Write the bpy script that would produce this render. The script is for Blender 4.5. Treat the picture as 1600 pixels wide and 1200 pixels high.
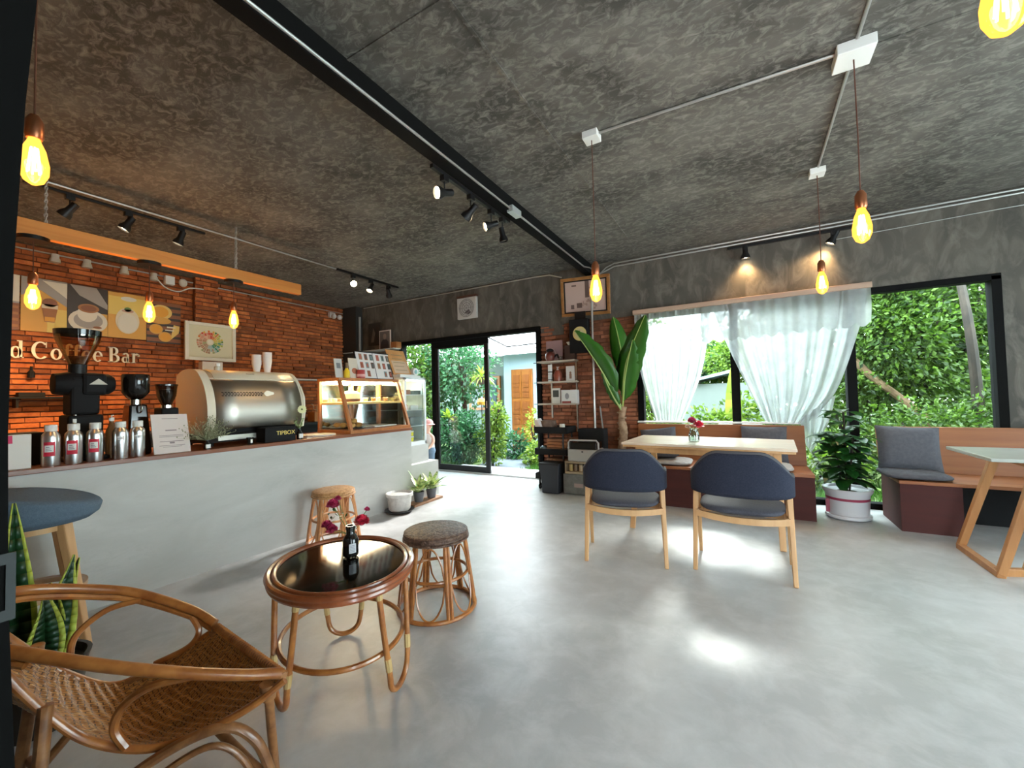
import bpy, math, random
from mathutils import Vector, Matrix, Euler
random.seed(7)
for o in list(bpy.data.objects): bpy.data.objects.remove(o)
SC = bpy.context.scene
COL = SC.collection
PI = math.pi
# ---------------------------------------------------------------- camera
cd = bpy.data.cameras.new('camera'); cam = bpy.data.objects.new('camera', cd); COL.objects.link(cam)
cd.sensor_width = 36; cd.lens = 36*635.4/1600; cd.clip_start = .02; cd.clip_end = 200
yaw, pit, rol = .51474, .03129, -.0226
fw = Vector((-math.sin(yaw)*math.cos(pit), math.cos(yaw)*math.cos(pit), math.sin(pit)))
rt = Vector((math.cos(yaw), math.sin(yaw), 0)); up = rt.cross(fw)
r2 = rt*math.cos(rol)+up*math.sin(rol); u2 = -rt*math.sin(rol)+up*math.cos(rol)
mw = Matrix((r2, u2, -fw)).transposed().to_4x4(); mw.translation = Vector((0, 0, 1.28))
cam.matrix_world = mw; SC.camera = cam
# ---------------------------------------------------------------- light
SC.view_settings.view_transform = 'Standard'; SC.view_settings.look = 'None'
SC.view_settings.gamma = 1; SC.view_settings.use_curve_mapping = False
SC.view_settings.exposure = 0.9
W = bpy.data.worlds.new('sky'); SC.world = W; W.use_nodes = True
bg = W.node_tree.nodes['Background']; bg.inputs[0].default_value = (.82, .94, 1, 1); bg.inputs[1].default_value = 11.5
def lamp(name, kind, loc, energy, color, parent=None, **k):
    l = bpy.data.lights.new(name, kind); l.energy = energy; l.color = color
    for a, b in k.items(): setattr(l, a, b)
    o = bpy.data.objects.new(name, l); COL.objects.link(o); o.location = loc
    if parent: o.parent = parent
    return o
sun = lamp('sun', 'SUN', (-3, 14, 8), 5.5, (1, .97, .92), angle=math.radians(12))
sd = Vector((-.04, -1, -.60)); sun.rotation_euler = sd.to_track_quat('-Z', 'Y').to_euler()
# ---------------------------------------------------------------- helpers
WORLD = set()
def thing(name, label, cat, loc=(0, 0, 0), rotz=0, group=None, world=False):
    o = bpy.data.objects.new(name, None); COL.objects.link(o); o.empty_display_size = .1
    o.location = loc; o.rotation_euler = (0, 0, rotz); o['label'] = label; o['category'] = cat
    if group: o['group'] = group
    if world: WORLD.add(o.name)
    return o
def tag(o, label, cat, group=None):
    o['label'] = label; o['category'] = cat
    if group: o['group'] = group
    return o
def struct(o): o['kind'] = 'structure'; return o
def dup(root, loc=None, rotz=None, label=None, group=None):
    r = root.copy(); COL.objects.link(r)
    if loc is not None: r.location = loc
    if rotz is not None: r.rotation_euler = (0, 0, rotz)
    if label: r['label'] = label
    if group: r['group'] = group
    for ch in list(root.children):
        c = ch.copy(); COL.objects.link(c); c.parent = r
        for g in list(ch.children):
            d = g.copy(); COL.objects.link(d); d.parent = c
    return r
class B:
    def __init__(s): s.v = []; s.f = []; s.m = []; s.k = 0; s.uv = {}
    def mat(s, k): s.k = k; return s
    def add(s, vs, fs, uvs=None):
        n = len(s.v); s.v += [tuple(v) for v in vs]
        for i, f in enumerate(fs):
            if uvs: s.uv[len(s.f)] = [uvs[j] for j in f]
            s.f.append([n+j for j in f]); s.m.append(s.k)
        return s
    def box(s, x0, x1, y0, y1, z0, z1):
        if x0 > x1: x0, x1 = x1, x0
        if y0 > y1: y0, y1 = y1, y0
        if z0 > z1: z0, z1 = z1, z0
        return s.add([(x0,y0,z0),(x1,y0,z0),(x1,y1,z0),(x0,y1,z0),(x0,y0,z1),(x1,y0,z1),(x1,y1,z1),(x0,y1,z1)],
            [(0,3,2,1),(4,5,6,7),(0,1,5,4),(1,2,6,5),(2,3,7,6),(3,0,4,7)])
    def hexa(s, p):   # 8 points: bottom 4 ccw, top 4 ccw
        return s.add(p, [(0,3,2,1),(4,5,6,7),(0,1,5,4),(1,2,6,5),(2,3,7,6),(3,0,4,7)])
    def bar(s, a, b, w, d, w2=None, d2=None, side=None):   # tapered rectangular bar from a to b
        a = Vector(a); b = Vector(b); t = (b-a).normalized()
        sd = Vector(side) if side else Vector((1, 0, 0))
        e = (sd-t*sd.dot(t)).normalized(); g = t.cross(e); w2 = w if w2 is None else w2; d2 = d if d2 is None else d2
        P = [a+e*i*w/2+g*j*d/2 for i, j in ((-1,-1),(1,-1),(1,1),(-1,1))]+[b+e*i*w2/2+g*j*d2/2 for i, j in ((-1,-1),(1,-1),(1,1),(-1,1))]
        return s.hexa(P)
    def tube(s, pts, r, n=8, closed=False, cap=True):
        P = [Vector(p) for p in pts]; N = len(P); R = r if isinstance(r, (list, tuple)) else [r]*N
        def tan(i):
            if closed: return (P[(i+1) % N]-P[i-1]).normalized()
            return (P[min(i+1, N-1)]-P[max(i-1, 0)]).normalized()
        t = tan(0); a = Vector((0,0,1)) if abs(t.z) < .9 else Vector((1,0,0)); e = (a-t*a.dot(t)).normalized()
        vs = []
        for i in range(N):
            t = tan(i); e = (e-t*e.dot(t)).normalized(); g = t.cross(e)
            for k in range(n):
                c = 2*PI*k/n; vs.append(P[i]+(e*math.cos(c)+g*math.sin(c))*R[i])
        fs = []; M = N if closed else N-1
        for i in range(M):
            j = (i+1) % N
            off = 0
            if closed and j == 0:
                best = min(range(n), key=lambda q: (vs[i*n]-vs[q]).length); off = best
            for k in range(n):
                fs.append((i*n+k, i*n+(k+1) % n, j*n+(k+1+off) % n, j*n+(k+off) % n))
        if cap and not closed: fs += [tuple(range(n))[::-1], tuple((N-1)*n+k for k in range(n))]
        return s.add(vs, fs)
    def cyl(s, c, r, z0, z1, n=24, r2=None):
        r2 = r if r2 is None else r2
        return s.lathe([(0, z0), (r, z0), (r2, z1), (0, z1)], c, n)
    def lathe(s, prof, c=(0, 0, 0), n=24, sx=1, sy=1):
        c = Vector(c) if len(c) == 3 else Vector((c[0], c[1], 0)); vs = []; fs = []; ring = []
        for r, z in prof:
            if r < 1e-6: ring.append([len(vs)]); vs.append(c+Vector((0,0,z)))
            else:
                ring.append(list(range(len(vs), len(vs)+n)))
                for k in range(n): vs.append(c+Vector((r*sx*math.cos(2*PI*k/n), r*sy*math.sin(2*PI*k/n), z)))
        for a, b in zip(ring, ring[1:]):
            for k in range(n):
                k2 = (k+1) % n
                if len(a) == 1 and len(b) == 1: continue
                if len(a) == 1: fs.append((a[0], b[k2], b[k]))
                elif len(b) == 1: fs.append((a[k], a[k2], b[0]))
                else: fs.append((a[k], a[k2], b[k2], b[k]))
        return s.add(vs, fs)
    def ell(s, c, rx, ry, rz, n=14, m=8):
        return s.lathe([(math.sin(PI*i/m)*1, -rz*math.cos(PI*i/m)) for i in range(m+1)], c, n, rx, ry)
    def grid(s, fn, nu, nv, uvs=True):
        vs = []; uv = []
        for i in range(nu+1):
            for j in range(nv+1):
                vs.append(fn(i/nu, j/nv)); uv.append((i/nu, j/nv))
        fs = [(i*(nv+1)+j, (i+1)*(nv+1)+j, (i+1)*(nv+1)+j+1, i*(nv+1)+j+1) for i in range(nu) for j in range(nv)]
        return s.add(vs, fs, uv if uvs else None)
    def prism(s, poly, d, fn):   # poly 2D, depth d, fn(u,v,w)->xyz
        n = len(poly); vs = [fn(u, v, 0) for u, v in poly]+[fn(u, v, d) for u, v in poly]
        fs = [tuple(range(n))[::-1], tuple(range(n, 2*n))]+[(i, (i+1) % n, n+(i+1) % n, n+i) for i in range(n)]
        return s.add(vs, fs)
    def move(s, T):
        s.v = [tuple(T @ Vector(v)) for v in s.v]; return s
    def build(s, name, mats, parent=None, smooth=False, bevel=0, sub=0, solid=0, angle=40):
        me = bpy.data.meshes.new(name)
        vs = s.v
        if parent is not None and parent.name in WORLD:
            L = parent.location
            q = parent
            while q.parent is not None: q = q.parent
            vs = [(v[0]-L[0], v[1]-L[1], v[2]-L[2]) for v in vs]
        me.from_pydata(vs, [], s.f); me.update()
        if not isinstance(mats, (list, tuple)): mats = [mats]
        for m in mats: me.materials.append(m)
        for p, k in zip(me.polygons, s.m): p.material_index = k; p.use_smooth = smooth
        if s.uv:
            ul = me.uv_layers.new(name='UVMap')
            for i, p in enumerate(me.polygons):
                if i in s.uv:
                    for li, q in zip(p.loop_indices, s.uv[i]): ul.data[li].uv = q
        if smooth: me.set_sharp_from_angle(angle=math.radians(angle))
        o = bpy.data.objects.new(name, me); COL.objects.link(o)
        if parent is not None:
            o.parent = parent
            if parent.name in WORLD and parent.type == 'EMPTY': WSUB[o.name] = parent
        if solid:
            q = o.modifiers.new('solid', 'SOLIDIFY'); q.thickness = solid; q.offset = 0
        if bevel:
            q = o.modifiers.new('bevel', 'BEVEL'); q.width = bevel; q.segments = 2; q.limit_method = 'ANGLE'
        if sub:
            q = o.modifiers.new('sub', 'SUBSURF'); q.levels = sub; q.render_levels = sub
        return o
WSUB = {}
def sub(name, b, mats, part, **k):     # sub-part of a part; world-coordinate things keep working
    if part.name in WSUB:
        L = WSUB[part.name].location; b.v = [(v[0]-L[0], v[1]-L[1], v[2]-L[2]) for v in b.v]
    o = b.build(name, mats, None, **k); o.parent = part; return o
def rnd(a, b): return random.uniform(a, b)
def arc(c, r, a0, a1, n, plane='xy', ry=None):
    ry = r if ry is None else ry; out = []
    for i in range(n+1):
        a = a0+(a1-a0)*i/n; u = r*math.cos(a); v = ry*math.sin(a)
        out.append({'xy': (c[0]+u, c[1]+v, c[2]), 'xz': (c[0]+u, c[1], c[2]+v), 'yz': (c[0], c[1]+u, c[2]+v)}[plane])
    return out
def spline(pts, n=8, closed=False):
    P = [Vector(p) for p in pts]; N = len(P); out = []
    M = N if closed else N-1
    for i in range(M):
        if closed: a, b, c, d = P[i-1], P[i], P[(i+1) % N], P[(i+2) % N]
        else: a, b, c, d = P[max(i-1, 0)], P[i], P[i+1], P[min(i+2, N-1)]
        for k in range(n):
            t = k/n; out.append(.5*((2*b)+(c-a)*t+(2*a-5*b+4*c-d)*t*t+(3*b-a-3*c+d)*t**3))
    if not closed: out.append(P[-1])
    return out
# ---------------------------------------------------------------- materials
def newmat(name):
    m = bpy.data.materials.new(name); m.use_nodes = True; nt = m.node_tree
    return m, nt, nt.nodes['Principled BSDF']
def M(name, c1, c2=None, scale=5, rough=.5, metal=0, bump=0, bscale=None, stretch=(1,1,1), detail=4, island=0, spec=.5, sheen=0, dist=0, trans=0, lo=.35, hi=.65, coat=0):
    m, nt, p = newmat(name); N = nt.nodes; L = nt.links
    p.inputs['Roughness'].default_value = rough; p.inputs['Metallic'].default_value = metal
    p.inputs['Specular IOR Level'].default_value = spec
    if coat: p.inputs['Coat Weight'].default_value = coat; p.inputs['Coat Roughness'].default_value = .1
    if sheen: p.inputs['Sheen Weight'].default_value = sheen
    col = (*c1, 1); p.inputs['Base Color'].default_value = col
    out = None
    if c2 or bump:
        tc = N.new('ShaderNodeTexCoord'); mp = N.new('ShaderNodeMapping'); mp.inputs['Scale'].default_value = stretch
        L.new(tc.outputs['Object'], mp.inputs['Vector'])
    if c2:
        n = N.new('ShaderNodeTexNoise'); n.inputs['Scale'].default_value = scale; n.inputs['Detail'].default_value = detail
        n.inputs['Distortion'].default_value = dist; n.inputs['Roughness'].default_value = .6
        L.new(mp.outputs[0], n.inputs['Vector'])
        r = N.new('ShaderNodeValToRGB'); r.color_ramp.elements[0].position = lo; r.color_ramp.elements[1].position = hi
        r.color_ramp.elements[0].color = col; r.color_ramp.elements[1].color = (*c2, 1)
        L.new(n.outputs['Fac'], r.inputs['Fac']); out = r.outputs['Color']
    if island:
        g = N.new('ShaderNodeNewGeometry'); h = N.new('ShaderNodeHueSaturation'); mr = N.new('ShaderNodeMapRange')
        mr.inputs['To Min'].default_value = 1-island; mr.inputs['To Max'].default_value = 1+island
        L.new(g.outputs['Random Per Island'], mr.inputs['Value']); L.new(mr.outputs[0], h.inputs['Value'])
        if out: L.new(out, h.inputs['Color'])
        else: h.inputs['Color'].default_value = col
        out = h.outputs['Color']
    if out: L.new(out, p.inputs['Base Color'])
    if bump:
        n2 = N.new('ShaderNodeTexNoise'); n2.inputs['Scale'].default_value = bscale or scale; n2.inputs['Detail'].default_value = detail
        L.new(mp.outputs[0], n2.inputs['Vector'])
        b = N.new('ShaderNodeBump'); b.inputs['Strength'].default_value = bump; b.inputs['Distance'].default_value = .01
        L.new(n2.outputs['Fac'], b.inputs['Height']); L.new(b.outputs[0], p.inputs['Normal'])
    if trans: p.inputs['Transmission Weight'].default_value = trans
    return m
def emis(name, c, s):
    m, nt, p = newmat(name); p.inputs['Base Color'].default_value = (*c, 1)
    p.inputs['Emission Color'].default_value = (*c, 1); p.inputs['Emission Strength'].default_value = s; return m
def wood(name, c1, c2, axis=0, rough=.45, scale=3, coat=0):
    st = [14, 14, 14]; st[axis] = 1
    return M(name, c1, c2, scale=scale, rough=rough, stretch=tuple(v/3 for v in st), detail=6, dist=.6, bump=.08, bscale=scale*4, coat=coat, lo=.3, hi=.7)
def glassmat(name, tint=(.93, .97, .96), refl=.08):
    m = bpy.data.materials.new(name); m.use_nodes = True; nt = m.node_tree; N = nt.nodes; L = nt.links
    for n in list(N): N.remove(n)
    o = N.new('ShaderNodeOutputMaterial'); t = N.new('ShaderNodeBsdfTransparent'); g = N.new('ShaderNodeBsdfGlossy')
    t.inputs[0].default_value = (*tint, 1); g.inputs['Roughness'].default_value = .02
    mx = N.new('ShaderNodeMixShader'); lw = N.new('ShaderNodeLayerWeight'); lw.inputs['Blend'].default_value = .25
    mr = N.new('ShaderNodeMapRange'); mr.inputs['To Min'].default_value = refl*.5; mr.inputs['To Max'].default_value = refl*6
    L.new(lw.outputs['Fresnel'], mr.inputs['Value']); L.new(mr.outputs[0], mx.inputs[0])
    L.new(t.outputs[0], mx.inputs[1]); L.new(g.outputs[0], mx.inputs[2]); L.new(mx.outputs[0], o.inputs[0]); return m
def leafmat(name, c1, c2, isl=.5, tr=.4, rough=.45):
    m, nt, p = newmat(name); N = nt.nodes; L = nt.links
    g = N.new('ShaderNodeNewGeometry'); r = N.new('ShaderNodeValToRGB')
    r.color_ramp.elements[0].color = (*c1, 1); r.color_ramp.elements[1].color = (*c2, 1)
    L.new(g.outputs['Random Per Island'], r.inputs['Fac']); L.new(r.outputs[0], p.inputs['Base Color'])
    p.inputs['Roughness'].default_value = rough
    t = N.new('ShaderNodeBsdfTranslucent'); L.new(r.outputs[0], t.inputs[0]); mx = N.new('ShaderNodeMixShader'); mx.inputs[0].default_value = tr
    o = N['Material Output']; L.new(p.outputs[0], mx.inputs[1]); L.new(t.outputs[0], mx.inputs[2]); L.new(mx.outputs[0], o.inputs[0]); return m

def concrete(name, c1, c2, c3, scale, rough, stretch=(1,1,1), bump=.3, spec=.5, fine=6, fd=2.0, lo2=.45, hi2=.72, ad=1.2):
    m, nt, p = newmat(name); N = nt.nodes; L = nt.links
    tc = N.new('ShaderNodeTexCoord'); mp = N.new('ShaderNodeMapping'); mp.inputs['Scale'].default_value = stretch
    L.new(tc.outputs['Object'], mp.inputs[0])
    a = N.new('ShaderNodeTexNoise'); a.inputs['Scale'].default_value = scale; a.inputs['Detail'].default_value = 5; a.inputs['Distortion'].default_value = ad
    b = N.new('ShaderNodeTexNoise'); b.inputs['Scale'].default_value = scale*fine; b.inputs['Detail'].default_value = 5; b.inputs['Distortion'].default_value = fd; b.inputs['Roughness'].default_value = .65
    L.new(mp.outputs[0], a.inputs[0]); L.new(mp.outputs[0], b.inputs[0])
    r1 = N.new('ShaderNodeValToRGB'); r1.color_ramp.elements[0].position = .35; r1.color_ramp.elements[1].position = .68
    r1.color_ramp.elements[0].color = (*c1, 1); r1.color_ramp.elements[1].color = (*c2, 1)
    r2 = N.new('ShaderNodeValToRGB'); r2.color_ramp.elements[0].position = lo2; r2.color_ramp.elements[1].position = hi2
    r2.color_ramp.elements[0].color = (0, 0, 0, 1); r2.color_ramp.elements[1].color = (1, 1, 1, 1)
    mx = N.new('ShaderNodeMix'); mx.data_type = 'RGBA'; mx.inputs[7].default_value = (*c3, 1)
    L.new(a.outputs['Fac'], r1.inputs[0]); L.new(b.outputs['Fac'], r2.inputs[0])
    L.new(r2.outputs[0], mx.inputs[0]); L.new(r1.outputs[0], mx.inputs[6]); L.new(mx.outputs[2], p.inputs['Base Color'])
    bp = N.new('ShaderNodeBump'); bp.inputs['Strength'].default_value = bump; bp.inputs['Distance'].default_value = .01
    L.new(b.outputs['Fac'], bp.inputs['Height']); L.new(bp.outputs[0], p.inputs['Normal'])
    p.inputs['Roughness'].default_value = rough; p.inputs['Specular IOR Level'].default_value = spec
    rr = N.new('ShaderNodeMapRange'); rr.inputs['To Min'].default_value = rough*.75; rr.inputs['To Max'].default_value = min(1, rough*1.35)
    L.new(a.outputs['Fac'], rr.inputs['Value']); L.new(rr.outputs[0], p.inputs['Roughness'])
    return m
CEIL = concrete('ceiling_cement', (.040, .037, .031), (.128, .119, .102), (.26, .245, .215), 1.3, .85, (1, 1.5, 1), .3, fine=11, fd=.9, lo2=.46, hi2=.80, ad=1.0)
WALLC = concrete('wall_cement', (.055, .048, .039), (.098, .086, .070), (.15, .132, .106), 1.2, .8, (1.5, 1, .7), .2, fine=3.5, fd=.8)
FLOORM = concrete('polished_cement_floor', (.37, .37, .365), (.47, .47, .47), (.56, .56, .56), 1.0, .36, (1, 1, 1), .14, fine=6, fd=.35, lo2=.42, hi2=.85, ad=.4)
COUNTM = concrete('counter_cement', (.42, .415, .39), (.53, .525, .50), (.47, .465, .44), 1.4, .55, (.6, .8, 2.2), .08)
BRICK = M('red_brick', (.30, .07, .016), (.46, .135, .035), scale=9, rough=.85, island=.45, bump=.5, bscale=40)
BRICKD = M('dull_red_brick', (.20, .065, .03), (.30, .11, .055), scale=9, rough=.85, island=.45, bump=.5, bscale=40)
MORT = M('brick_mortar', (.13, .045, .022), (.19, .07, .035), scale=12, rough=.9)
BLACK = M('black_metal', (.008, .008, .009), rough=.45, spec=.3)
BLACKM = M('matte_black', (.008, .008, .009), rough=.7, spec=.2)
JAMB = M('door_stile_black', (.004, .004, .004), rough=.9, spec=.15)
BLACKG = M('glossy_black', (.01, .01, .01), rough=.12)
WHITE = M('white_plastic', (.75, .74, .70), rough=.4)
CREAM = M('cream_paint', (.70, .64, .50), rough=.35)
STEEL = M('brushed_steel', (.42, .40, .35), rough=.40, metal=1)
ALU = M('aluminium', (.72, .72, .72), rough=.28, metal=1)
CHROME = M('chrome', (.8, .8, .8), rough=.08, metal=1)
CONDUIT = M('conduit_pipe', (.42, .41, .39), rough=.35, metal=.6)
OAK = wood('light_ash_wood', (.50, .27, .11), (.60, .35, .16), 2, .45)
TEAK = wood('table_leg_wood', (.36, .15, .045), (.46, .21, .07), 2, .45)
TABTOP = wood('pale_table_top', (.68, .56, .44), (.76, .64, .52), 0, .25)
BENCHW = wood('bench_back_wood', (.24, .075, .022), (.34, .12, .038), 0, .5)
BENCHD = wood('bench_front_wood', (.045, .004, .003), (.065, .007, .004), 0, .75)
CTOP = wood('counter_top_wood', (.16, .05, .022), (.26, .09, .04), 1, .3)
TIMBER = wood('hanging_timber', (.60, .19, .028), (.74, .29, .055), 1, .6)
CABW = wood('display_cabinet_wood', (.34, .12, .035), (.45, .18, .06), 2, .35)
RATT = M('rattan_cane', (.24, .072, .016), (.40, .15, .036), scale=14, rough=.32, stretch=(1, 1, 1), detail=3, coat=.3)
RATTD = M('dark_rattan', (.16, .06, .02), (.30, .13, .045), scale=18, rough=.4, coat=.2)
BIND = M('cane_binding', (.50, .34, .14), rough=.5)
CUSH = M('grey_cushion', (.085, .085, .10), (.105, .105, .12), scale=40, rough=.95, spec=.2, bump=.15, bscale=200)
CUSHL = M('pale_grey_cushion', (.34, .34, .35), (.40, .40, .41), scale=40, rough=.95, spec=.2)
DENIM = M('dark_grey_upholstery', (.018, .021, .036), (.028, .031, .048), scale=120, rough=.92, spec=.2, bump=.2, bscale=350)
SEATG = M('grey_seat_fabric', (.05, .05, .066), (.07, .07, .085), scale=120, rough=.75, spec=.2, bump=.15, bscale=300)
BLUEF = M('blue_grey_felt', (.085, .125, .17), (.11, .155, .205), scale=150, rough=.95, spec=.2, bump=.2, bscale=350)
GLASS = glassmat('window_glass', refl=.06)
CASEG = glassmat('case_glass', (.97, .99, .98), .04)
LEAFD = leafmat('tree_leaf', (.013, .043, .005), (.105, .20, .018))
LEAFB = leafmat('bright_leaf', (.035, .10, .008), (.22, .34, .03))
LEAFT = leafmat('teal_leaf', (.015, .075, .03), (.06, .21, .075))
LEAFY = leafmat('yellow_green_leaf', (.16, .26, .02), (.40, .46, .06))
PLANTG = leafmat('houseplant_leaf', (.008, .055, .010), (.02, .10, .018), tr=.12, rough=.35)
BANANA = leafmat('banana_leaf', (.02, .11, .012), (.05, .20, .02), tr=.3, rough=.3)
BARK = M('tree_bark', (.012, .008, .005), (.032, .022, .014), scale=12, rough=.9, stretch=(1, 1, .3))
GRASS = leafmat('grass_blade', (.03, .10, .01), (.1, .24, .03))
SOIL = M('soil', (.05, .035, .02), (.09, .06, .04), scale=20, rough=1)
FIL = emis('filament_glow', (1, .62, .22), 45)
def bulbglass():
    m = bpy.data.materials.new('amber_bulb_glass'); m.use_nodes = True; nt = m.node_tree; N = nt.nodes; L = nt.links
    for n in list(N): N.remove(n)
    o = N.new('ShaderNodeOutputMaterial'); t = N.new('ShaderNodeBsdfTransparent'); t.inputs[0].default_value = (1, .72, .3, 1)
    e = N.new('ShaderNodeEmission'); e.inputs[0].default_value = (1, .40, .055, 1); e.inputs[1].default_value = 2.2
    g = N.new('ShaderNodeBsdfGlossy'); g.inputs['Roughness'].default_value = .05
    mx = N.new('ShaderNodeMixShader'); mx.inputs[0].default_value = .55; L.new(t.outputs[0], mx.inputs[1]); L.new(e.outputs[0], mx.inputs[2])
    m2 = N.new('ShaderNodeMixShader'); m2.inputs[0].default_value = .05; L.new(mx.outputs[0], m2.inputs[1]); L.new(g.outputs[0], m2.inputs[2])
    L.new(m2.outputs[0], o.inputs[0]); return m
BULB = bulbglass()
SPOTE = emis('spotlight_lens', (1, .80, .50), 28)
SPOTOFF = M('spotlight_lens_off', (.25, .24, .22), rough=.2)
BRASS = M('copper_socket', (.35, .13, .06), rough=.35, metal=.8)
def flat(name, c, rough=.6): return M(name, c, rough=rough)
def brickfield(b, u0, u1, z0, z1, fn, course=.062, blen=.21, holes=()):
    z = z0
    k = 0
    while z < z1-.01:
        u = u0-(blen/2 if k % 2 else 0)-rnd(0, .05); h = min(course*.78, z1-z)
        while u < u1:
            L = blen*rnd(.85, 1.15); a = max(u, u0); c = min(u+L-.008, u1)
            if c-a > .02:
                d = rnd(.008, .03); mz = rnd(-.003, .003)
                if not any(h0 < (a+c)/2 < h1 and q0 < z < q1 for h0, h1, q0, q1 in holes):
                    p = [fn(a, z+mz, 0), fn(c, z+mz, 0), fn(c, z+mz, d), fn(a, z+mz, d), fn(a, z+h, 0), fn(c, z+h, 0), fn(c, z+h-.004, d), fn(a, z+h-.004, d)]
                    b.hexa(p)
            u += L
        z += course; k += 1
    return b
# ---------------------------------------------------------------- large structure
CZ = 3.16; WY = 5.68; LX = -7.1; RX = 4.4
struct(B().box(LX-.2, RX+.2, -.25, WY+.14, -.12, 0).build('floor', FLOORM))
struct(B().box(LX-.2, RX+.2, -.25, WY+.14, CZ, CZ+.15).build('ceiling', CEIL))
wb = B()
wb.box(LX-.2, RX+.2, WY, WY+.14, 2.36, CZ)
wb.box(LX-.2, -5.62, WY, WY+.14, 0, 2.36)
wb.box(2.19, RX+.2, WY, WY+.14, 0, 2.36)
wb.box(-2.72, -2.30, WY, WY+.14, 2.20, 2.36)
struct(wb.build('wall_back', WALLC))
bk = B().box(-2.68, -1.24, WY+.02, WY+.14, 0, 2.36)
bk.mat(1); brickfield(bk, -2.68, -1.24, 0, 2.34, lambda u, z, d: (u, WY+.02-d, z), .058, .19)
struct(bk.build('wall_back', [MORT, BRICKD]))
pl = B().box(-2.06, -1.84, WY-.10, WY+.02, 0, 2.36); pl.mat(1)
brickfield(pl, -2.06, -1.84, 0, 2.34, lambda u, z, d: (u, WY-.10-d, z), .058, .19)
struct(pl.build('wall_back', [MORT, BRICKD]))
rb = B(); brickfield(rb, 2.38, 2.9, .9, 2.0, lambda u, z, d: (u, WY-d*.8, z), .058, .19)
struct(rb.build('wall_back', [M('dusty_brick', (.12, .06, .04), (.17, .09, .06), scale=9, rough=.9, island=.3)]))
wl = B().box(LX-.2, LX, -.25, WY, 0, CZ); wl.mat(1)
brickfield(wl, -.1, WY, .0, CZ, lambda u, z, d: (LX+d*1.4, u, z), .062, .24)
struct(wl.build('wall_left', [MORT, BRICK]))
wl = B().box(LX+.04, LX+.10, 2.90, 3.2, 0.95, CZ); wl.mat(1)
brickfield(wl, 2.90, 3.2, .95, CZ, lambda u, z, d: (LX+.10+d*1.3, u, z), .062, .24)
struct(wl.build('wall_left', [MORT, BRICK]))
struct(B().box(RX, RX+.2, -.25, .9, 0, CZ).box(RX, RX+.2, 4.3, WY, 0, CZ).box(RX, RX+.2, .9, 4.3, 0, .5).box(RX, RX+.2, .9, 4.3, 2.5, CZ).build('wall_right', WALLC))
w2 = thing('added_window', '', 'w', (RX, 2.6, 0), world=True); del w2['label']; del w2['category']; struct(w2)  # unseen window, added to bring daylight onto the bar counter
b = B()
for y in (.9, 2.0, 3.15, 4.24): b.box(RX+.05, RX+.12, y, y+.06, .5, 2.5)
b.box(RX+.05, RX+.12, .9, 4.3, .5, .56).box(RX+.05, RX+.12, .9, 4.3, 2.44, 2.5).build('window_frame', JAMB, w2)
for y0_, y1_ in ((.96, 2.0), (2.06, 3.15), (3.21, 4.24)): B().box(RX+.08, RX+.086, y0_, y1_, .56, 2.44).build('glass_pane', GLASS, w2)
wf = B().box(LX-.2, .7, -.25, -.08, 0, CZ).box(1.75, RX+.2, -.25, -.08, 0, CZ).box(.7, 1.75, -.25, -.08, 2.2, CZ)
struct(wf.build('wall_front', WALLC))
# black column in the far left corner
struct(B().box(LX, LX+.42, WY-.16, WY, 0, CZ).build('trim_1', M('dark_corner_paint', (.02, .018, .016), rough=.7)))
# near door stile with lock plate, slightly left of the camera
def stile_edge(z): return .166+.022*((z-1.25)/.55)**2
jb = B(); n = 12
for i in range(n):
    z0 = i*2.5/n; z1 = (i+1)*2.5/n
    e0 = min(stile_edge(z0), .205); e1 = min(stile_edge(z1), .205)
    def q(e, z): return [(-.81, .0, z), (-.78, .0, z), (-.78, .78*e, z), (-.81, .78*e+.002, z)]
    jb.hexa(q(e0, z0)+q(e1, z1))
d2 = thing('door_2', '', 'door', (-.8, .05, 0), world=True); del d2['label']; del d2['category']; struct(d2)
jb.build('door_stile', JAMB, d2)
B().box(-.90, -.80, -.08, .06, 0, 2.5).build('door_post', JAMB, d2)
d3 = thing('added_doorway', '', 'd', (1, -.1, 0), world=True); del d3['label']; del d3['category']; struct(d3)  # doorway added behind the camera as fill light for the foreground
B().box(.7, 1.75, -.2, -.1, 2.14, 2.2).box(.7, .76, -.2, -.1, 0, 2.14).box(1.69, 1.75, -.2, -.1, 0, 2.14).build('door_frame', BLACK, d3)
lk = B().box(-.7795, -.7775, .129, .137, 1.025, 1.105).box(-.7795, -.7775, .10, .129, 1.025, 1.038).box(-.7795, -.7775, .10, .129, 1.092, 1.105)
lk.build('lock_plate', M('lock_plate_grey', (.025, .03, .03), rough=.6), d2)
# beam with conduit
struct(B().box(-1.93, -1.83, -.1, WY, 3.02, CZ).build('trim_2', JAMB))
# door_1: fixed pane, sliding pane (open), frames
fr = B()
fr.box(-5.64, -2.68, WY-.03, WY+.10, 2.29, 2.36).box(-5.64, -5.57, WY-.03, WY+.10, 0, 2.29)
fr.box(-2.76, -2.68, WY-.03, WY+.10, 0, 2.29).box(-4.86, -4.78, WY-.02, WY+.10, 0, 2.29).box(-5.57, -4.8, WY-.0, WY+.06, 0, .07)
fr.box(-4.86, -3.66, WY-.01, WY+.02, 2.18, 2.29)
d1 = thing('door_1', '', 'd', (-4.2, WY, 0), world=True); del d1['label']; del d1['category']; struct(d1)
fr.build('door_frame', JAMB, d1, bevel=.004)
sp = B().box(-4.80, -4.72, WY-.005, WY+.035, .02, 2.26).box(-3.74, -3.66, WY-.005, WY+.035, .02, 2.26).box(-4.72, -3.74, WY-.005, WY+.035, .02, .12).box(-4.72, -3.74, WY-.005, WY+.035, 2.16, 2.26)
sl = sp.build('sliding_panel', BLACK, d1, bevel=.003)
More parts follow.
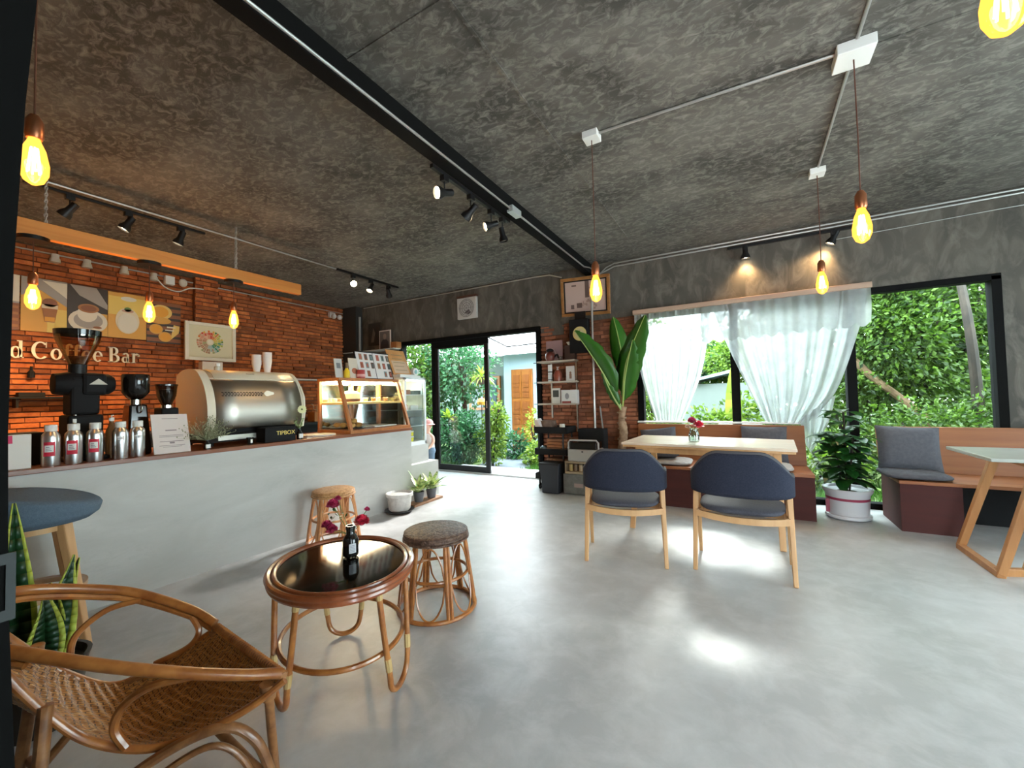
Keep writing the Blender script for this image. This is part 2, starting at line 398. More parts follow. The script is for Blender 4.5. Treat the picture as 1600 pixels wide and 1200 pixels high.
sub('glass_pane', B().box(-4.72, -3.74, WY+.012, WY+.018, .12, 2.16), GLASS, sl)
sub('lock', B().box(-3.71, -3.69, WY-.012, WY-.005, 1.10, 1.22), ALU, sl)
B().box(-5.57, -4.86, WY+.03, WY+.036, .07, 2.29).build('glass_pane', GLASS, d1)
B().box(-4.86, -2.7, WY-.03, WY+.12, 0, .025).build('door_sill', CONDUIT, d1)
# window_1
w1 = thing('window_1', '', 'w', (.5, WY, 0), world=True); del w1['label']; del w1['category']; struct(w1)
wf_ = B()
for a, c in ((-1.24, -1.16), (-.115, -.02), (1.0, 1.085), (2.12, 2.19)): wf_.box(a, c, WY-.02, WY+.10, 0, 2.34)
wf_.box(-1.24, 2.19, WY-.02, WY+.10, 2.30, 2.36).box(-1.24, 2.19, WY-.02, WY+.10, 0, .06)
wf_.build('window_frame', JAMB, w1, bevel=.003)
for a, c in ((-1.16, -.115), (-.02, 1.0), (1.085, 2.12)):
    B().box(a, c, WY+.045, WY+.05, .06, 2.30).build('glass_pane', GLASS, w1)
struct(B().box(-1.24, .60, WY-.075, WY-.02, .895, .915).build('trim_3', M('lit_sill_white', (.75, .75, .72), rough=.4)))  # white colour paints the bright line of daylight on the sill
# ---------------------------------------------------------------- conduits
def pipe(name, pts, label, r=.0095, mat=CONDUIT, cat='conduit', group=None, n=8):
    o = B().tube(pts, r, n).build(name, mat, smooth=True); return tag(o, label, cat, group)
pipe('conduit', [(-4.95, -.07, CZ-.013), (-4.95, 3.76, CZ-.013)], 'thin pale conduit on the ceiling above the hanging timber')
pipe('conduit', [(-1.822, -.07, 3.035), (-1.822, 3.25, 3.035)], 'pale conduit along the edge of the black beam, nearer length')
pipe('conduit', [(-1.822, 3.42, 3.035), (-1.822, 5.3, 3.035), (-1.80, 5.45, 3.06), (-1.78, 5.6, 3.06)], 'pale conduit along the black beam beyond its junction box')
tag(B().box(-1.85, -1.79, 3.25, 3.42, 3.0, 3.06).build('junction_box', M('galvanised_box', (.5, .52, .52), rough=.4, metal=.5)), 'small silver junction box on the black beam', 'junction box')
pipe('conduit', [(-.83, 2.80, CZ-.012), (.55, 2.84, CZ-.012)], 'pale conduit running between the two ceiling boxes, left to right')
pipe('conduit', [(.59, -.07, CZ-.012), (.60, 2.76, CZ-.012)], 'pale conduit running from the large ceiling box towards the camera')
pipe('conduit', [(.605, 2.92, CZ-.012), (.62, 4.20, CZ-.012)], 'pale conduit running from the large ceiling box to the farther small box')
pipe('conduit', [(LX+.05, .0, 3.09), (LX+.05, 2.6, 3.09)], 'pale conduit high on the brick wall behind the white fittings')
pipe('conduit', [(LX+.05, 2.75, 3.08), (LX+.05, 5.5, 3.05)], 'pale conduit high on the brick wall right of the pilaster')
pipe('conduit', [(-6.6, WY-.03, 3.13), (-2.75, WY-.03, 3.13), (-2.5, WY-.03, 3.12), (-2.3, WY-.03, 3.05)], 'pale conduit above the garden door and the wall fan')
pipe('conduit', [(-1.72, WY-.03, 3.0), (-1.62, WY-.03, 3.08), (-1.5, WY-.03, 3.12), (RX-.02, WY-.03, 3.125)], 'upper of the two pale conduits above the windows')
pipe('conduit', [(-1.70, WY-.05, 3.0), (-1.5, WY-.05, 3.07), (RX-.02, WY-.05, 3.085)], 'lower of the two pale conduits above the windows')
pipe('cable', [(.95, WY-.02, 2.94), (2.2, WY-.02, 2.97), (RX-.02, WY-.02, 2.98)], 'thin cable on the cement wall right of the wall spotlights', r=.004, cat='cable')
pipe('water_pipe', [(-1.81, WY-.14, .3), (-1.81, WY-.14, 2.5), (-1.80, WY-.12, 2.95)], 'pale vertical pipe beside the brick pier behind the white box', r=.016, cat='pipe')
pipe('water_pipe', [(LX+.46, WY-.10, 1.2), (LX+.46, WY-.10, 2.95)], 'thin vertical pipe in the far left corner', r=.022, cat='pipe', mat=M('grey_pipe', (.25, .24, .23), rough=.5))
for i, (y, z) in enumerate(((1.50, 3.06), (1.77, 3.07), (2.12, 3.08), (2.43, 3.07))):
    b = B().cyl((0, 0), .035, 0, .05, 14).cyl((0, 0), .05, -.05, 0, 14, .042)
    o = b.build('ceramic_fitting', M('ceramic', (.62, .58, .50), rough=.3) if i == 0 else bpy.data.materials['ceramic'], smooth=True)
    o.location = (LX+.07, y, z-.02)
    tag(o, ['white ceramic fitting on the wall conduit, leftmost of the row of four', 'white ceramic fitting on the wall conduit, second from the left', 'white ceramic fitting on the wall conduit, third from the left', 'white ceramic fitting on the wall conduit, right end of the row of four'][i], 'fitting', 'ceramic fittings on the wall conduit')
tag(B().box(LX+.03, LX+.10, 2.55, 2.66, 2.98, 3.10).build('junction_box', WHITE, bevel=.005), 'square grey junction box high on the brick wall left of the pilaster', 'junction box')
tag(B().ell((LX+.09, 2.76, 3.04), .05, .05, .06).build('wall_fitting', bpy.data.materials['ceramic'], smooth=True), 'round white fitting beside the square junction box on the brick wall', 'fitting')
pipe('cable', spline([(LX+.09, 2.45, 3.04), (LX+.09, 2.55, 2.93), (LX+.09, 2.7, 2.9), (LX+.09, 2.85, 2.98), (LX+.14, 3.0, 2.99)]), 'loose white cable sagging under the square junction box', r=.008, mat=WHITE, cat='cable')
cf = B().box(LX+.03, LX+.09, 5.18, 5.30, 2.93, 3.03).ell((LX+.12, 5.24, 2.95), .05, .05, .05).ell((LX+.12, 5.38, 2.95), .05, .05, .05)
tag(cf.build('wall_light_fitting', M('offwhite_fitting', (.55, .5, .47), rough=.4), smooth=True), 'white twin-headed fitting high on the brick wall near the far corner', 'fitting')
for s_ in ((-1.83, -1.11, 1.47, 1.49), (-1.145, -1.13, -.1, 5.6), (.70, RX, 2.87, 2.885)):
    struct(B().box(s_[0], s_[1], s_[2], s_[3], CZ-.006, CZ).build('trim_5', CEIL))
# ---------------------------------------------------------------- spotlights
def spotlight(x, y, z, d, lit, label, group, energy=40, drop=.10, sc=1.0, blend=.6, size=70):
    t = thing('spotlight', label, 'spotlight', (x, y, z), 0, group)
    B().box(-.022, .022, -.03, .03, -.045, 0).build('mount', BLACK, t, bevel=.003)
    B().tube([(0, 0, -.045), (0, 0, -drop)], .006, 6).build('stem', BLACK, t)
    d = Vector(d).normalized(); c = Vector((0, 0, -drop-.01)); Q = d.to_track_quat('Z', 'Y').to_matrix().to_4x4()
    h = B().lathe([(0, -.075*sc), (.028*sc, -.07*sc), (.030*sc, .01*sc), (.047*sc, .045*sc), (.05*sc, .075*sc), (.045*sc, .075*sc), (.042*sc, .05*sc), (0, .05*sc)], (0, 0, 0), 18)
    h.move(Matrix.Translation(c) @ Q); ho = h.build('lamp_head', BLACK, t, smooth=True)
    l = B().lathe([(0, .066*sc), (.035*sc, .062*sc), (.043*sc, .052*sc), (0, .051*sc)], (0, 0, 0), 18).move(Matrix.Translation(c) @ Q)
    sub('lens', l, SPOTE if lit else SPOTOFF, ho, smooth=True)
    if lit:
        s = lamp('spot_lamp', 'SPOT', c+d*.085*sc, energy, (1, .62, .28), t, spot_size=math.radians(size), spot_blend=blend, shadow_soft_size=.03)
        s.rotation_euler = d.to_track_quat('-Z', 'Y').to_euler()
    return t
def track(x0, x1, y0, y1, z0, z1, label):
    return tag(B().box(x0, x1, y0, y1, z0, z1).build('light_track', BLACK, bevel=.002), label, 'light track')
track(-5.10, -5.07, .9, 2.2, CZ-.025, CZ, 'black light track over the coffee bar carrying three spotlights')
track(-4.97, -4.93, 3.77, 4.95, CZ-.03, CZ, 'short black light track over the pastry end of the counter')
track(-1.96, -1.93, 2.3, 3.45, 2.99, 3.02, 'black light track under the beam')
track(-.1, 1.25, WY-.10, WY-.07, 3.01, 3.04, 'black light track on the cement wall above the curtains')
G = 'spotlights over the coffee bar'
spotlight(-5.085, 1.17, CZ-.02, (-.45, -.45, -.8), True, 'black spotlight over the bar, tilted left, leftmost of three', G, energy=130, drop=.12, size=110, blend=.8)
spotlight(-5.085, 1.56, CZ-.02, (-.20, -.40, -.85), True, 'glowing spotlight over the bar, middle of the track of three', G, energy=170, size=110, blend=.8)
spotlight(-5.085, 1.98, CZ-.02, (-.22, -.25, -.9), True, 'glowing spotlight over the bar, right end of the track of three', G, energy=170, size=110, blend=.8)
G = 'spotlights over the pastry cabinet'
spotlight(-4.95, 4.05, CZ-.03, (.75, -.45, -.5), True, 'glowing spotlight facing the room, left end of the short ceiling track', G, energy=35)
spotlight(-4.95, 4.38, CZ-.03, (.1, -.5, -.85), True, 'black spotlight with small lit lens in the middle of the short ceiling track', G, energy=25)
spotlight(-4.95, 4.74, CZ-.03, (-.4, .6, -.7), False, 'unlit black spotlight at the right end of the short ceiling track', G)
G = 'spotlights under the black beam'
spotlight(-1.945, 2.45, 2.995, (-.30, -.85, -.28), True, 'brightly glowing spotlight under the beam, nearest of four', G, energy=22, drop=.12)
spotlight(-1.945, 2.80, 2.995, (-.75, -.1, -.65), False, 'unlit black spotlight under the beam, second from the camera', G, drop=.13)
spotlight(-1.945, 3.12, 2.995, (-.55, -.65, -.35), True, 'small lit spotlight under the beam, third from the camera', G, energy=14, drop=.13, sc=.9)
spotlight(-1.945, 3.32, 2.995, (.1, .2, -.97), False, 'unlit black spotlight under the beam beside the junction box, farthest of four', G, drop=.15, sc=.9)
G = 'spotlights on the wall above the curtains'
spotlight(.09, WY-.085, 3.02, (0, .10, -1), True, 'wall spotlight washing the cement above the middle of the curtains', G, energy=26, drop=.06, size=110, blend=1.0)
spotlight(.93, WY-.085, 3.02, (-.45, .08, -.9), True, 'wall spotlight washing the cement above the right end of the curtain rod', G, energy=34, drop=.06, size=110, blend=1.0)
# LEDs on lamps over the back wall behind the bar
# ---------------------------------------------------------------- pendants
def pendant(x, y, ztop, zb, label, group, cap='box', energy=7, sc=1.22, cord=BRASS):
    t = thing('pendant_lamp', label, 'pendant lamp', (x, y, zb), 0, group)
    H = ztop-zb
    if cap == 'box': B().box(-.055, .055, -.055, .055, H-.05, H).build('ceiling_box', WHITE, t, bevel=.004)
    elif cap == 'big': B().box(-.085, .085, -.085, .085, H-.06, H).build('ceiling_box', WHITE, t, bevel=.004)
    else: B().cyl((0, 0), .085, H-.03, H, 24).build('ceiling_rose', BLACK, t, smooth=True)
    B().tube([(0, 0, .13*sc), (.002, 0, H*.5), (0, 0, H-.03)], .0035, 6).build('cord', M('pendant_cord', (.10, .035, .02), rough=.6) if 'pendant_cord' not in bpy.data.materials else bpy.data.materials['pendant_cord'], t)
    B().lathe([(0, .145*sc), (.012*sc, .145*sc), (.022*sc, .125*sc), (.023*sc, .075*sc), (.019*sc, .065*sc), (0, .065*sc)], (0, 0, 0), 16).build('socket', BRASS, t, smooth=True)
    B().lathe([(.014*sc, .068*sc), (.016*sc, .058*sc), (.027*sc, .03*sc), (.036*sc, -.02*sc), (.035*sc, -.05*sc), (.024*sc, -.078*sc), (.008*sc, -.09*sc), (0, -.091*sc)], (0, 0, 0), 20).build('bulb', BULB, t, smooth=True)
    f = B()
    for k in range(6):
        a = 2*PI*k/6; c, s_ = math.cos(a), math.sin(a)
        f.tube([(.008*sc*c, .008*sc*s_, .035*sc), (.016*sc*c, .016*sc*s_, -.05*sc)], .0028*sc, 5)
    f.build('filament', FIL, t)
    lamp('bulb_lamp', 'POINT', (0, 0, -.01), energy, (1, .55, .20), t, shadow_soft_size=.03)
    return t
G = 'filament pendants over the seating'
pendant(-.88, 2.80, CZ, 2.05, 'filament pendant hanging in front of the tilted gold-framed picture', G)
pendant(.60, 2.86, CZ, 2.185, 'filament pendant from the large ceiling box, above and right of the table', G, 'big')
pendant(.62, 4.28, CZ, 2.20, 'small far filament pendant in front of the right curtain', G)
pendant(.595, 1.45, CZ, 2.25, 'filament pendant at the top right corner of the photo, nearest the camera', G)
pendant(-2.44, .46, CZ, 2.28, 'large filament pendant at the left edge, nearer than the bar', G, sc=1.2)
G = 'filament pendants on the hanging timber'
for i, (y, z) in enumerate(((.88, 2.13), (1.575, 2.135), (2.28, 2.175))):
    pendant(-4.65, y, 2.575, z, ['filament pendant under the timber beam in front of the drinks posters, leftmost', 'filament pendant under the timber beam in front of the orange slices poster', 'filament pendant under the timber beam right of the framed colour wheel'][i], G, 'rose', energy=15)
tb = B().box(-4.68, -4.62, .2, 3.02, 2.575, 2.70); tag(tb.build('timber_beam', TIMBER, bevel=.004), 'orange-brown timber plank hanging on chains over the coffee bar', 'beam')
def chain(x, y, z0, z1, label):
    b = B(); L = .035; n = int((z1-z0)/(L*.75))
    for s_ in (-1, 1):
        for i in range(n):
            zc = z0+(i+.5)*(z1-z0)/n; off = s_*.012*(1-i/n*.4)
            ring = [(math.cos(a)*.007, 0, math.sin(a)*L/2) for a in [2*PI*k/8 for k in range(8)]]
            pts = [(x+off+(p[0] if i % 2 else 0), y+(0 if i % 2 else p[0]), zc+p[2]) for p in ring]
            b.tube(pts, .0032, 5, closed=True)
    return tag(b.build('chain', M('chain_steel', (.5, .47, .42), rough=.4, metal=.3) if 'chain_steel' not in bpy.data.materials else bpy.data.materials['chain_steel']), label, 'chain')
chain(-4.65, .94, 2.70, CZ, 'thin steel chain holding the left part of the timber plank')
chain(-4.65, 2.30, 2.70, CZ, 'thin steel chain holding the right part of the timber plank')
# ---------------------------------------------------------------- counter
FX = -3.60
t = thing('bar_counter', 'long grey cement bar counter with dark wood top', 'counter', (-3.9, 1.9, 0), world=True)
B().box(-4.22, FX, -.05, 3.79, 0, .895).build('counter_body', COUNTM, t)
B().box(-4.30, FX+.015, -.05, 3.80, .895, .925).build('counter_top', CTOP, t, bevel=.004)
t = thing('fridge_plinth', 'low stepped grey cement block at the end of the bar under the glass fridge', 'plinth', (-3.9, 4.0, 0), world=True)
B().box(-4.30, FX, 3.79, 4.30, 0, .455).build('lower_step', COUNTM, t)
B().box(-4.28, -3.70, 3.80, 4.22, .455, .675).build('upper_step', COUNTM, t)
TZ = .925
# metal bottles
def bottle(y, label, red, r=.041, h=.245, x=-3.67):
    t = thing('metal_bottle', label, 'bottle', (x, y, TZ), 0, 'brushed metal bottles on the bar')
    B().lathe([(0, 0), (r*.95, 0), (r, .006), (r, h*.70), (r*.93, h*.77), (r*.6, h*.84), (r*.58, h*.87), (0, h*.87)], (0, 0, 0), 28).build('bottle_body', ALU, t, smooth=True)
    B().lathe([(r*.62, h*.845), (r*.68, h*.85), (r*.68, h), (r*.6, h+.003), (0, h+.003)], (0, 0, 0), 24).build('cap', WHITE, t, smooth=True)
    a = math.atan2(-y, 3.67)
    b = B()
    def patch(a0, a1, z0, z1, rr, k): b.mat(k).grid(lambda u, v: ((r+rr)*math.cos(a+a0+(a1-a0)*u), (r+rr)*math.sin(a+a0+(a1-a0)*u), z0+(z1-z0)*v), 8, 1)
    if red:
        patch(-.75, .45, .06, .145, .0008, 0); patch(-.62, .30, .085, .125, .0014, 1)
        for i in range(3): patch(-.45, .10-.1*i, .092+.010*i, .096+.010*i, .002, 2)
    else: patch(-.5, .4, .125, .15, .0008, 1); patch(-.35, .2, .135, .139, .0014, 2)
    b.build('label_sticker', [flat('sticker_red', (.6, .02, .05)), flat('sticker_white', (.75, .73, .7)), flat('sticker_ink', (.15, .15, .2))], t)
    return t
bottle(.775, 'metal bottle with white cap and red square sticker, leftmost of the row', True)
bottle(.872, 'metal bottle with white cap and red sticker, second in the row', True)
bottle(.970, 'metal bottle with white cap and red sticker, third in the row below the big grinder', True)
bottle(1.094, 'metal bottle with plain pale sticker, fourth in the row', False)
bottle(1.184, 'metal bottle with plain pale sticker, right end of the row beside the black grinder', False)
# white paper pouch
t = thing('paper_pouch', 'white stand-up pouch with pink corner patch at the left end of the bar', 'pouch', (-3.68, .635, TZ))
B().hexa([(-.03, -.06, 0), (.03, -.06, 0), (.03, .06, 0), (-.03, .06, 0), (-.006, -.062, .2), (.006, -.062, .2), (.006, .064, .2), (-.006, .064, .2)]).build('pouch_body', flat('pouch_paper', (.68, .66, .62)), t, bevel=.004)
B().hexa([(.014, -.06, .15), (.016, -.06, .15), (.016, -.01, .15), (.014, -.01, .15), (.008, -.061, .195), (.010, -.061, .195), (.010, -.01, .195), (.008, -.01, .195)]).build('patch', flat('pouch_pink', (.65, .03, .14)), t)
# black box behind bottles
tag(B().box(-4.0, -3.82, .60, .78, TZ, TZ+.20).build('storage_box', BLACKM, bevel=.006), 'low black box on the bar behind the leftmost metal bottle', 'box')
# big grinder
t = thing('coffee_grinder', 'tall black coffee grinder with large clear hopper', 'coffee grinder', (-3.87, .955, TZ))
B().box(-.10, .10, -.085, .085, 0, .30).box(-.085, .085, -.07, .07, .30, .55).box(-.13, .14, -.11, .11, 0, .03).build('grinder_body', BLACKM, t, bevel=.015)
g = B(); Q = Matrix.Translation((0, 0, .50)) @ Matrix.Rotation(PI/2, 4, 'Y') @ Matrix.Rotation(0, 4, 'Z')
g.lathe([(0, -.155), (.05, -.155), (.07, -.13), (.078, -.05), (.078, .07), (.066, .135), (0, .14)], (0, 0, 0), 26).move(Matrix.Translation((0.01, 0, .505)) @ Matrix.Rotation(PI/2, 4, 'X'))
g2 = B().box(-.08, .10, -.02, .10, .43, .575)
g.build('motor_housing', BLACKM, t, smooth=True); g2.build('burr_housing', BLACKM, t, bevel=.02)
B().cyl((0, -.02), .045, .55, .635, 20).build('neck', BLACK, t, smooth=True)
B().lathe([(.042, .63), (.11, .80), (.112, .84), (.108, .84), (.106, .80), (.038, .63)], (0, -.02, 0), 36).build('hopper', glassmat('hopper_plastic', (.86, .72, .55), .10), t, smooth=True)
B().lathe([(.113, .83), (.115, .865), (.10, .868), (0, .868)], (0, -.02, 0), 36).build('hopper_lid', BLACKG, t, smooth=True)
B().lathe([(0, .635), (.038, .64), (.055, .675), (.05, .69), (0, .695)], (0, -.02, 0), 20).build('coffee_beans', M('coffee_beans', (.10, .04, .015), (.2, .08, .03), scale=80, rough=.5), t)
B().prism([(-.045, 0), (.045, 0), (0, .04)], .003, lambda u, v, w: (.158+w, .055+u, .50+v)).build('triangle_logo', flat('logo_white', (.6, .58, .5)), t)
for o in t.children:
    if o.name.startswith('triangle_logo'): o.location.x = -.055
# black grinder
t = thing('coffee_grinder', 'black coffee grinder with round glossy black hopper', 'coffee grinder', (-3.87, 1.235, TZ))
B().hexa([(-.09,-.07,0),(.09,-.07,0),(.09,.07,0),(-.09,.07,0),(-.06,-.05,.36),(.06,-.05,.36),(.06,.05,.36),(-.06,.05,.36)]).build('grinder_body', BLACKG, t, bevel=.012)
B().cyl((0, 0), .032, .355, .40, 18).build('neck', CHROME, t, smooth=True)
B().lathe([(.03, .395), (.05, .41), (.078, .45), (.08, .57), (.076, .58), (0, .58)], (0, 0, 0), 30).build('hopper', BLACKG, t, smooth=True)
B().tube(arc((.075, 0, .33), .03, -PI/2, PI/2, 8, 'xz'), .006, 6).build('handle', CHROME, t, smooth=True)
# third grinder
t = thing('coffee_grinder', 'small coffee grinder with clear hopper of dark beans behind the menu card', 'coffee grinder', (-3.90, 1.43, TZ))
B().box(-.07, .07, -.055, .055, 0, .33).build('grinder_body', BLACKM, t, bevel=.01)
B().cyl((0, 0), .04, .33, .35, 18).build('neck', CHROME, t)
B().lathe([(.03, .35), (.06, .42), (.068, .50), (.065, .50), (.057, .42), (.027, .35)], (0, 0, 0), 28).build('hopper', glassmat('smoke_plastic', (.6, .55, .5), .1), t, smooth=True)
B().lathe([(0, .352), (.026, .355), (.055, .42), (.062, .47), (0, .475)], (0, 0, 0), 24).build('coffee_beans', M('dark_beans', (.02, .012, .008), rough=.3), t, smooth=True)
B().cyl((0, 0), .071, .50, .512, 28).build('hopper_lid', BLACKG, t)
# syrup bottles behind
for i, (y, h, c, lb) in enumerate(((.90, .30, (.45, .33, .12), 'amber syrup bottle with pump behind the second metal bottle'), (1.08, .29, (.35, .22, .10), 'brown syrup bottle behind the fourth metal bottle'))):
    t = thing('syrup_bottle', lb, 'bottle', (-3.78, y, TZ))
    B().lathe([(0, 0), (.03, 0), (.03, .18), (.012, .23), (.012, .25), (0, .25)], (0, 0, 0), 18).build('bottle_body', flat('syrup_%d' % i, c, .2), t, smooth=True)
    B().cyl((0, 0), .014, .25, .275, 12).tube([(0, 0, .27), (0, 0, h), (.03, 0, h)], .004, 6).build('pump', WHITE, t)
# card holder
t = thing('menu_card', 'white printed menu card leaning on the bar beside the grinders', 'menu card', (-3.64, 1.375, TZ))
Q = Matrix.Rotation(math.radians(-14), 4, 'Y') @ Matrix.Rotation(math.radians(6), 4, 'Z')
b = B().box(-.004, .004, -.115, .115, 0, .29).move(Q); b.build('card', flat('card_paper', (.66, .58, .54)), t)
b = B()
for i, (w, z, h) in enumerate(((.10, .255, .004), (.07, .165, .008), (.15, .13, .003), (.15, .12, .003), (.15, .085, .004), (.03, .07, .012), (.16, .055, .003), (.12, .045, .003))):
    b.box(.0045, .0055, -w/2, w/2, z, z+h)
b.move(Q).build('printed_lines', flat('card_ink', (.25, .2, .2)), t)
# dried bouquet
def vase_black(x, y, z, label, h=.07, r=.022, lab=True):
    t = thing('small_vase', label, 'vase', (x, y, z))
    B().lathe([(0, 0), (r, 0), (r, h*.6), (r*.5, h*.8), (r*.5, h), (r*.35, h), (r*.35, h*.8), (0, h*.75)], (0, 0, 0), 18).build('bottle_body', BLACKG, t, smooth=True)
    if lab: B().box(r*.6, r+.001, -r*.75, r*.75, h*.12, h*.52).build('label_sticker', bpy.data.materials['sticker_white'], t)
    return t
vase_black(-3.66, 1.60, TZ, 'tiny black vase with white sticker holding the dried grass')
b = B()
for i in range(260):
    a = rnd(0, 2*PI); e = rnd(.2, 1.35); L = rnd(.08, .20); d = Vector((math.cos(a)*math.cos(e), math.sin(a)*math.cos(e)*1.1, math.sin(e)))
    p0 = Vector((-3.66, 1.60, TZ+.065)); b.tube([p0, p0+d*L*.6, p0+d*L+Vector((0, 0, -.01))], .0007, 3)
    b.ell(p0+d*L, .004, .004, .006, 5, 3)
tag(b.build('dried_bouquet', M('dried_grass', (.22, .24, .13), (.36, .38, .24), scale=30, rough=.9)), 'fuzzy grey-green dried flowers in the tiny black vase', 'bouquet', None)
# espresso machine: curved steel housing between cream cheeks
t = thing('espresso_machine', 'large domed espresso machine with steel front and cream sides', 'espresso machine', (-3.98, 2.03, TZ))
def prof(s):   # x(front) , z over s 0..1
    return [(.18, .09), (.235, .16), (.255, .26), (.24, .38), (.19, .50), (.10, .60), (0, .64), (-.16, .64), (-.28, .60)]
P = prof(0)
def panel(b, idx, y0, y1, off=0):
    for a, c in zip(idx, idx[1:]):
        b.add([(P[a][0]+off, y0, P[a][1]), (P[c][0]+off, y0, P[c][1]), (P[c][0]+off, y1, P[c][1]), (P[a][0]+off, y1, P[a][1])], [(0, 3, 2, 1)])
SP = spline([(p[0], 0, p[1]) for p in P], 8)
def skin(i0, i1, y0, y1, th=.006, inset=0):
    n = len(SP); a, c = int(i0*(n-1)), int(i1*(n-1))
    def fn(u, v): p = SP[a+int(round(u*(c-a)))]; return (p.x, y0+(y1-y0)*v, p.z)
    return B().grid(fn, c-a, 4, False)
b = skin(.10, .565, -.34, .40); b.build('steel_panel', STEEL, t, smooth=True, solid=.006)
b = skin(.565, 1, -.30, .40); b.build('cream_top', CREAM, t, smooth=True, solid=.008)
for y0, y1, nm in ((-.40, -.34, 'side_cheek'), (.40, .43, 'side_cheek')):
    poly = [(p.x+.006, p.z+.004) for p in SP]+[(-.30, .45), (-.26, .12), (.08, .10)]
    B().prism(poly, y1-y0, lambda u, v, w, y0=y0: (u, y0+w, v)).build(nm, CREAM, t, smooth=True, angle=30)
b = B().box(-.26, .16, -.36, .40, .09, .30).box(-.24, .20, -.38, .42, .03, .10)
for x in (-.2, .16):
    for y in (-.33, .36): b.cyl((x, y), .02, 0, .035, 10)
b.build('base_chassis', BLACKM, t, bevel=.008)
B().box(.201, .21, -.30, .12, .045, .085).build('drip_tray_front', STEEL, t)
b = B()
for i in range(14):
    for k in range(3):
        y = -.285+i*.024+.008*(k % 2); z = .445-k*.014; x = .232+.003*k
        b.box(x-.004, x+.003, y, y+.012, z-.003, z+.003)
b.build('vent_slots', BLACKM, t)
B().prism([(.045*math.cos(a), .022*math.sin(a)*(1+.25*math.cos(3*a))) for a in [2*PI*k/24 for k in range(24)]], .004, lambda u, v, w: (.232+w, .10+u, .435+v)).build('badge', flat('badge_cream', (.8, .76, .62), .3), t)
B().box(.085, .089, -.02, .05, .605, .618).build('brand_plate', flat('plate_brown', (.3, .22, .12)), t)
b = B().tube([(.235, .42, .12), (.262, .425, .26), (.248, .425, .40), (.20, .42, .50)], .012, 8); b.build('edge_trim', CREAM, t, smooth=True)
# cup stacks on machine
for i, (y, h) in enumerate(((2.17, .17), (2.27, .20))):
    b = B()
    for k in range(8):
        z = k*.012; b.lathe([(0, z), (.026, z), (.040, z+h-.095), (.042, z+h-.09), (.038, z+h-.09)], (0, 0, 0), 20)
    o = b.build('paper_cups', flat('cup_paper', (.70, .62, .56)) if 'cup_paper' not in bpy.data.materials else bpy.data.materials['cup_paper'], smooth=True); o.location = (-4.02, y, TZ+.645)
    tag(o, ['shorter stack of white paper cups on top of the espresso machine', 'taller stack of white paper cups on top of the espresso machine'][i], 'paper cups')
t = thing('jar', 'small clear jar with white lid on top of the espresso machine under the framed wheel', 'jar', (-4.0, 1.83, TZ+.64))
B().lathe([(0, 0), (.025, 0), (.025, .035), (.02, .04), (0, .04)], (0, 0, 0), 16).build('jar_body', flat('jar_frost', (.5, .45, .35), .2), t, smooth=True)
B().cyl((0, 0), .018, .04, .065, 14).build('lid', WHITE, t)
# tip box
def text(name, s, size, mt, parent, origin, right, upv, extrude=.001, world=False, bold=0):
    cu = bpy.data.curves.new(name, 'FONT'); cu.body = s; cu.size = size; cu.extrude = extrude; cu.offset = bold; cu.align_x = 'CENTER'; cu.align_y = 'CENTER'
    o = bpy.data.objects.new(name+'_tmp', cu); COL.objects.link(o)
    bpy.context.view_layer.update()
    me = bpy.data.meshes.new_from_object(o); bpy.data.objects.remove(o)
    R = Vector(right).normalized(); U = Vector(upv).normalized(); N_ = R.cross(U)
    T = Matrix((R, U, N_)).transposed().to_4x4(); T.translation = Vector(origin); me.transform(T)
    me.materials.clear(); me.materials.append(mt); me.name = name
    q = bpy.data.objects.new(name, me); COL.objects.link(q)
    if parent: q.parent = parent
    return q
GOLD = M('gold_letters', (.75, .58, .15), rough=.35, metal=.3)
t = thing('tip_box', 'black tip box with gold lettering on the bar under the espresso machine', 'tip box', (-3.70, 2.17, TZ))
B().box(-.07, .07, -.14, .14, 0, .13).build('box_body', BLACKM, t, bevel=.004)
B().box(-.02, .02, -.05, .05, .1302, .131).build('coin_slot', flat('slot_black', (0, 0, 0)), t)
text('lettering', 'TIPBOX', .05, GOLD, t, (.0712, .045, .075), (0, 1, 0), (0, 0, 1), .0008)
t = thing('cup', 'small black cup with white marks on the bar left of the tip box', 'cup', (-3.66, 1.92, TZ))
B().lathe([(0, 0), (.022, 0), (.028, .06), (.025, .06), (.02, .006)], (0, 0, 0), 16).build('cup_body', BLACKG, t, smooth=True)
B().box(.022, .026, -.008, .008, .015, .045).build('mark', WHITE, t)
vase_black(-3.66, 2.365, TZ, 'small black bottle vase with white sticker holding the yellow-white daisy', h=.10, r=.026)
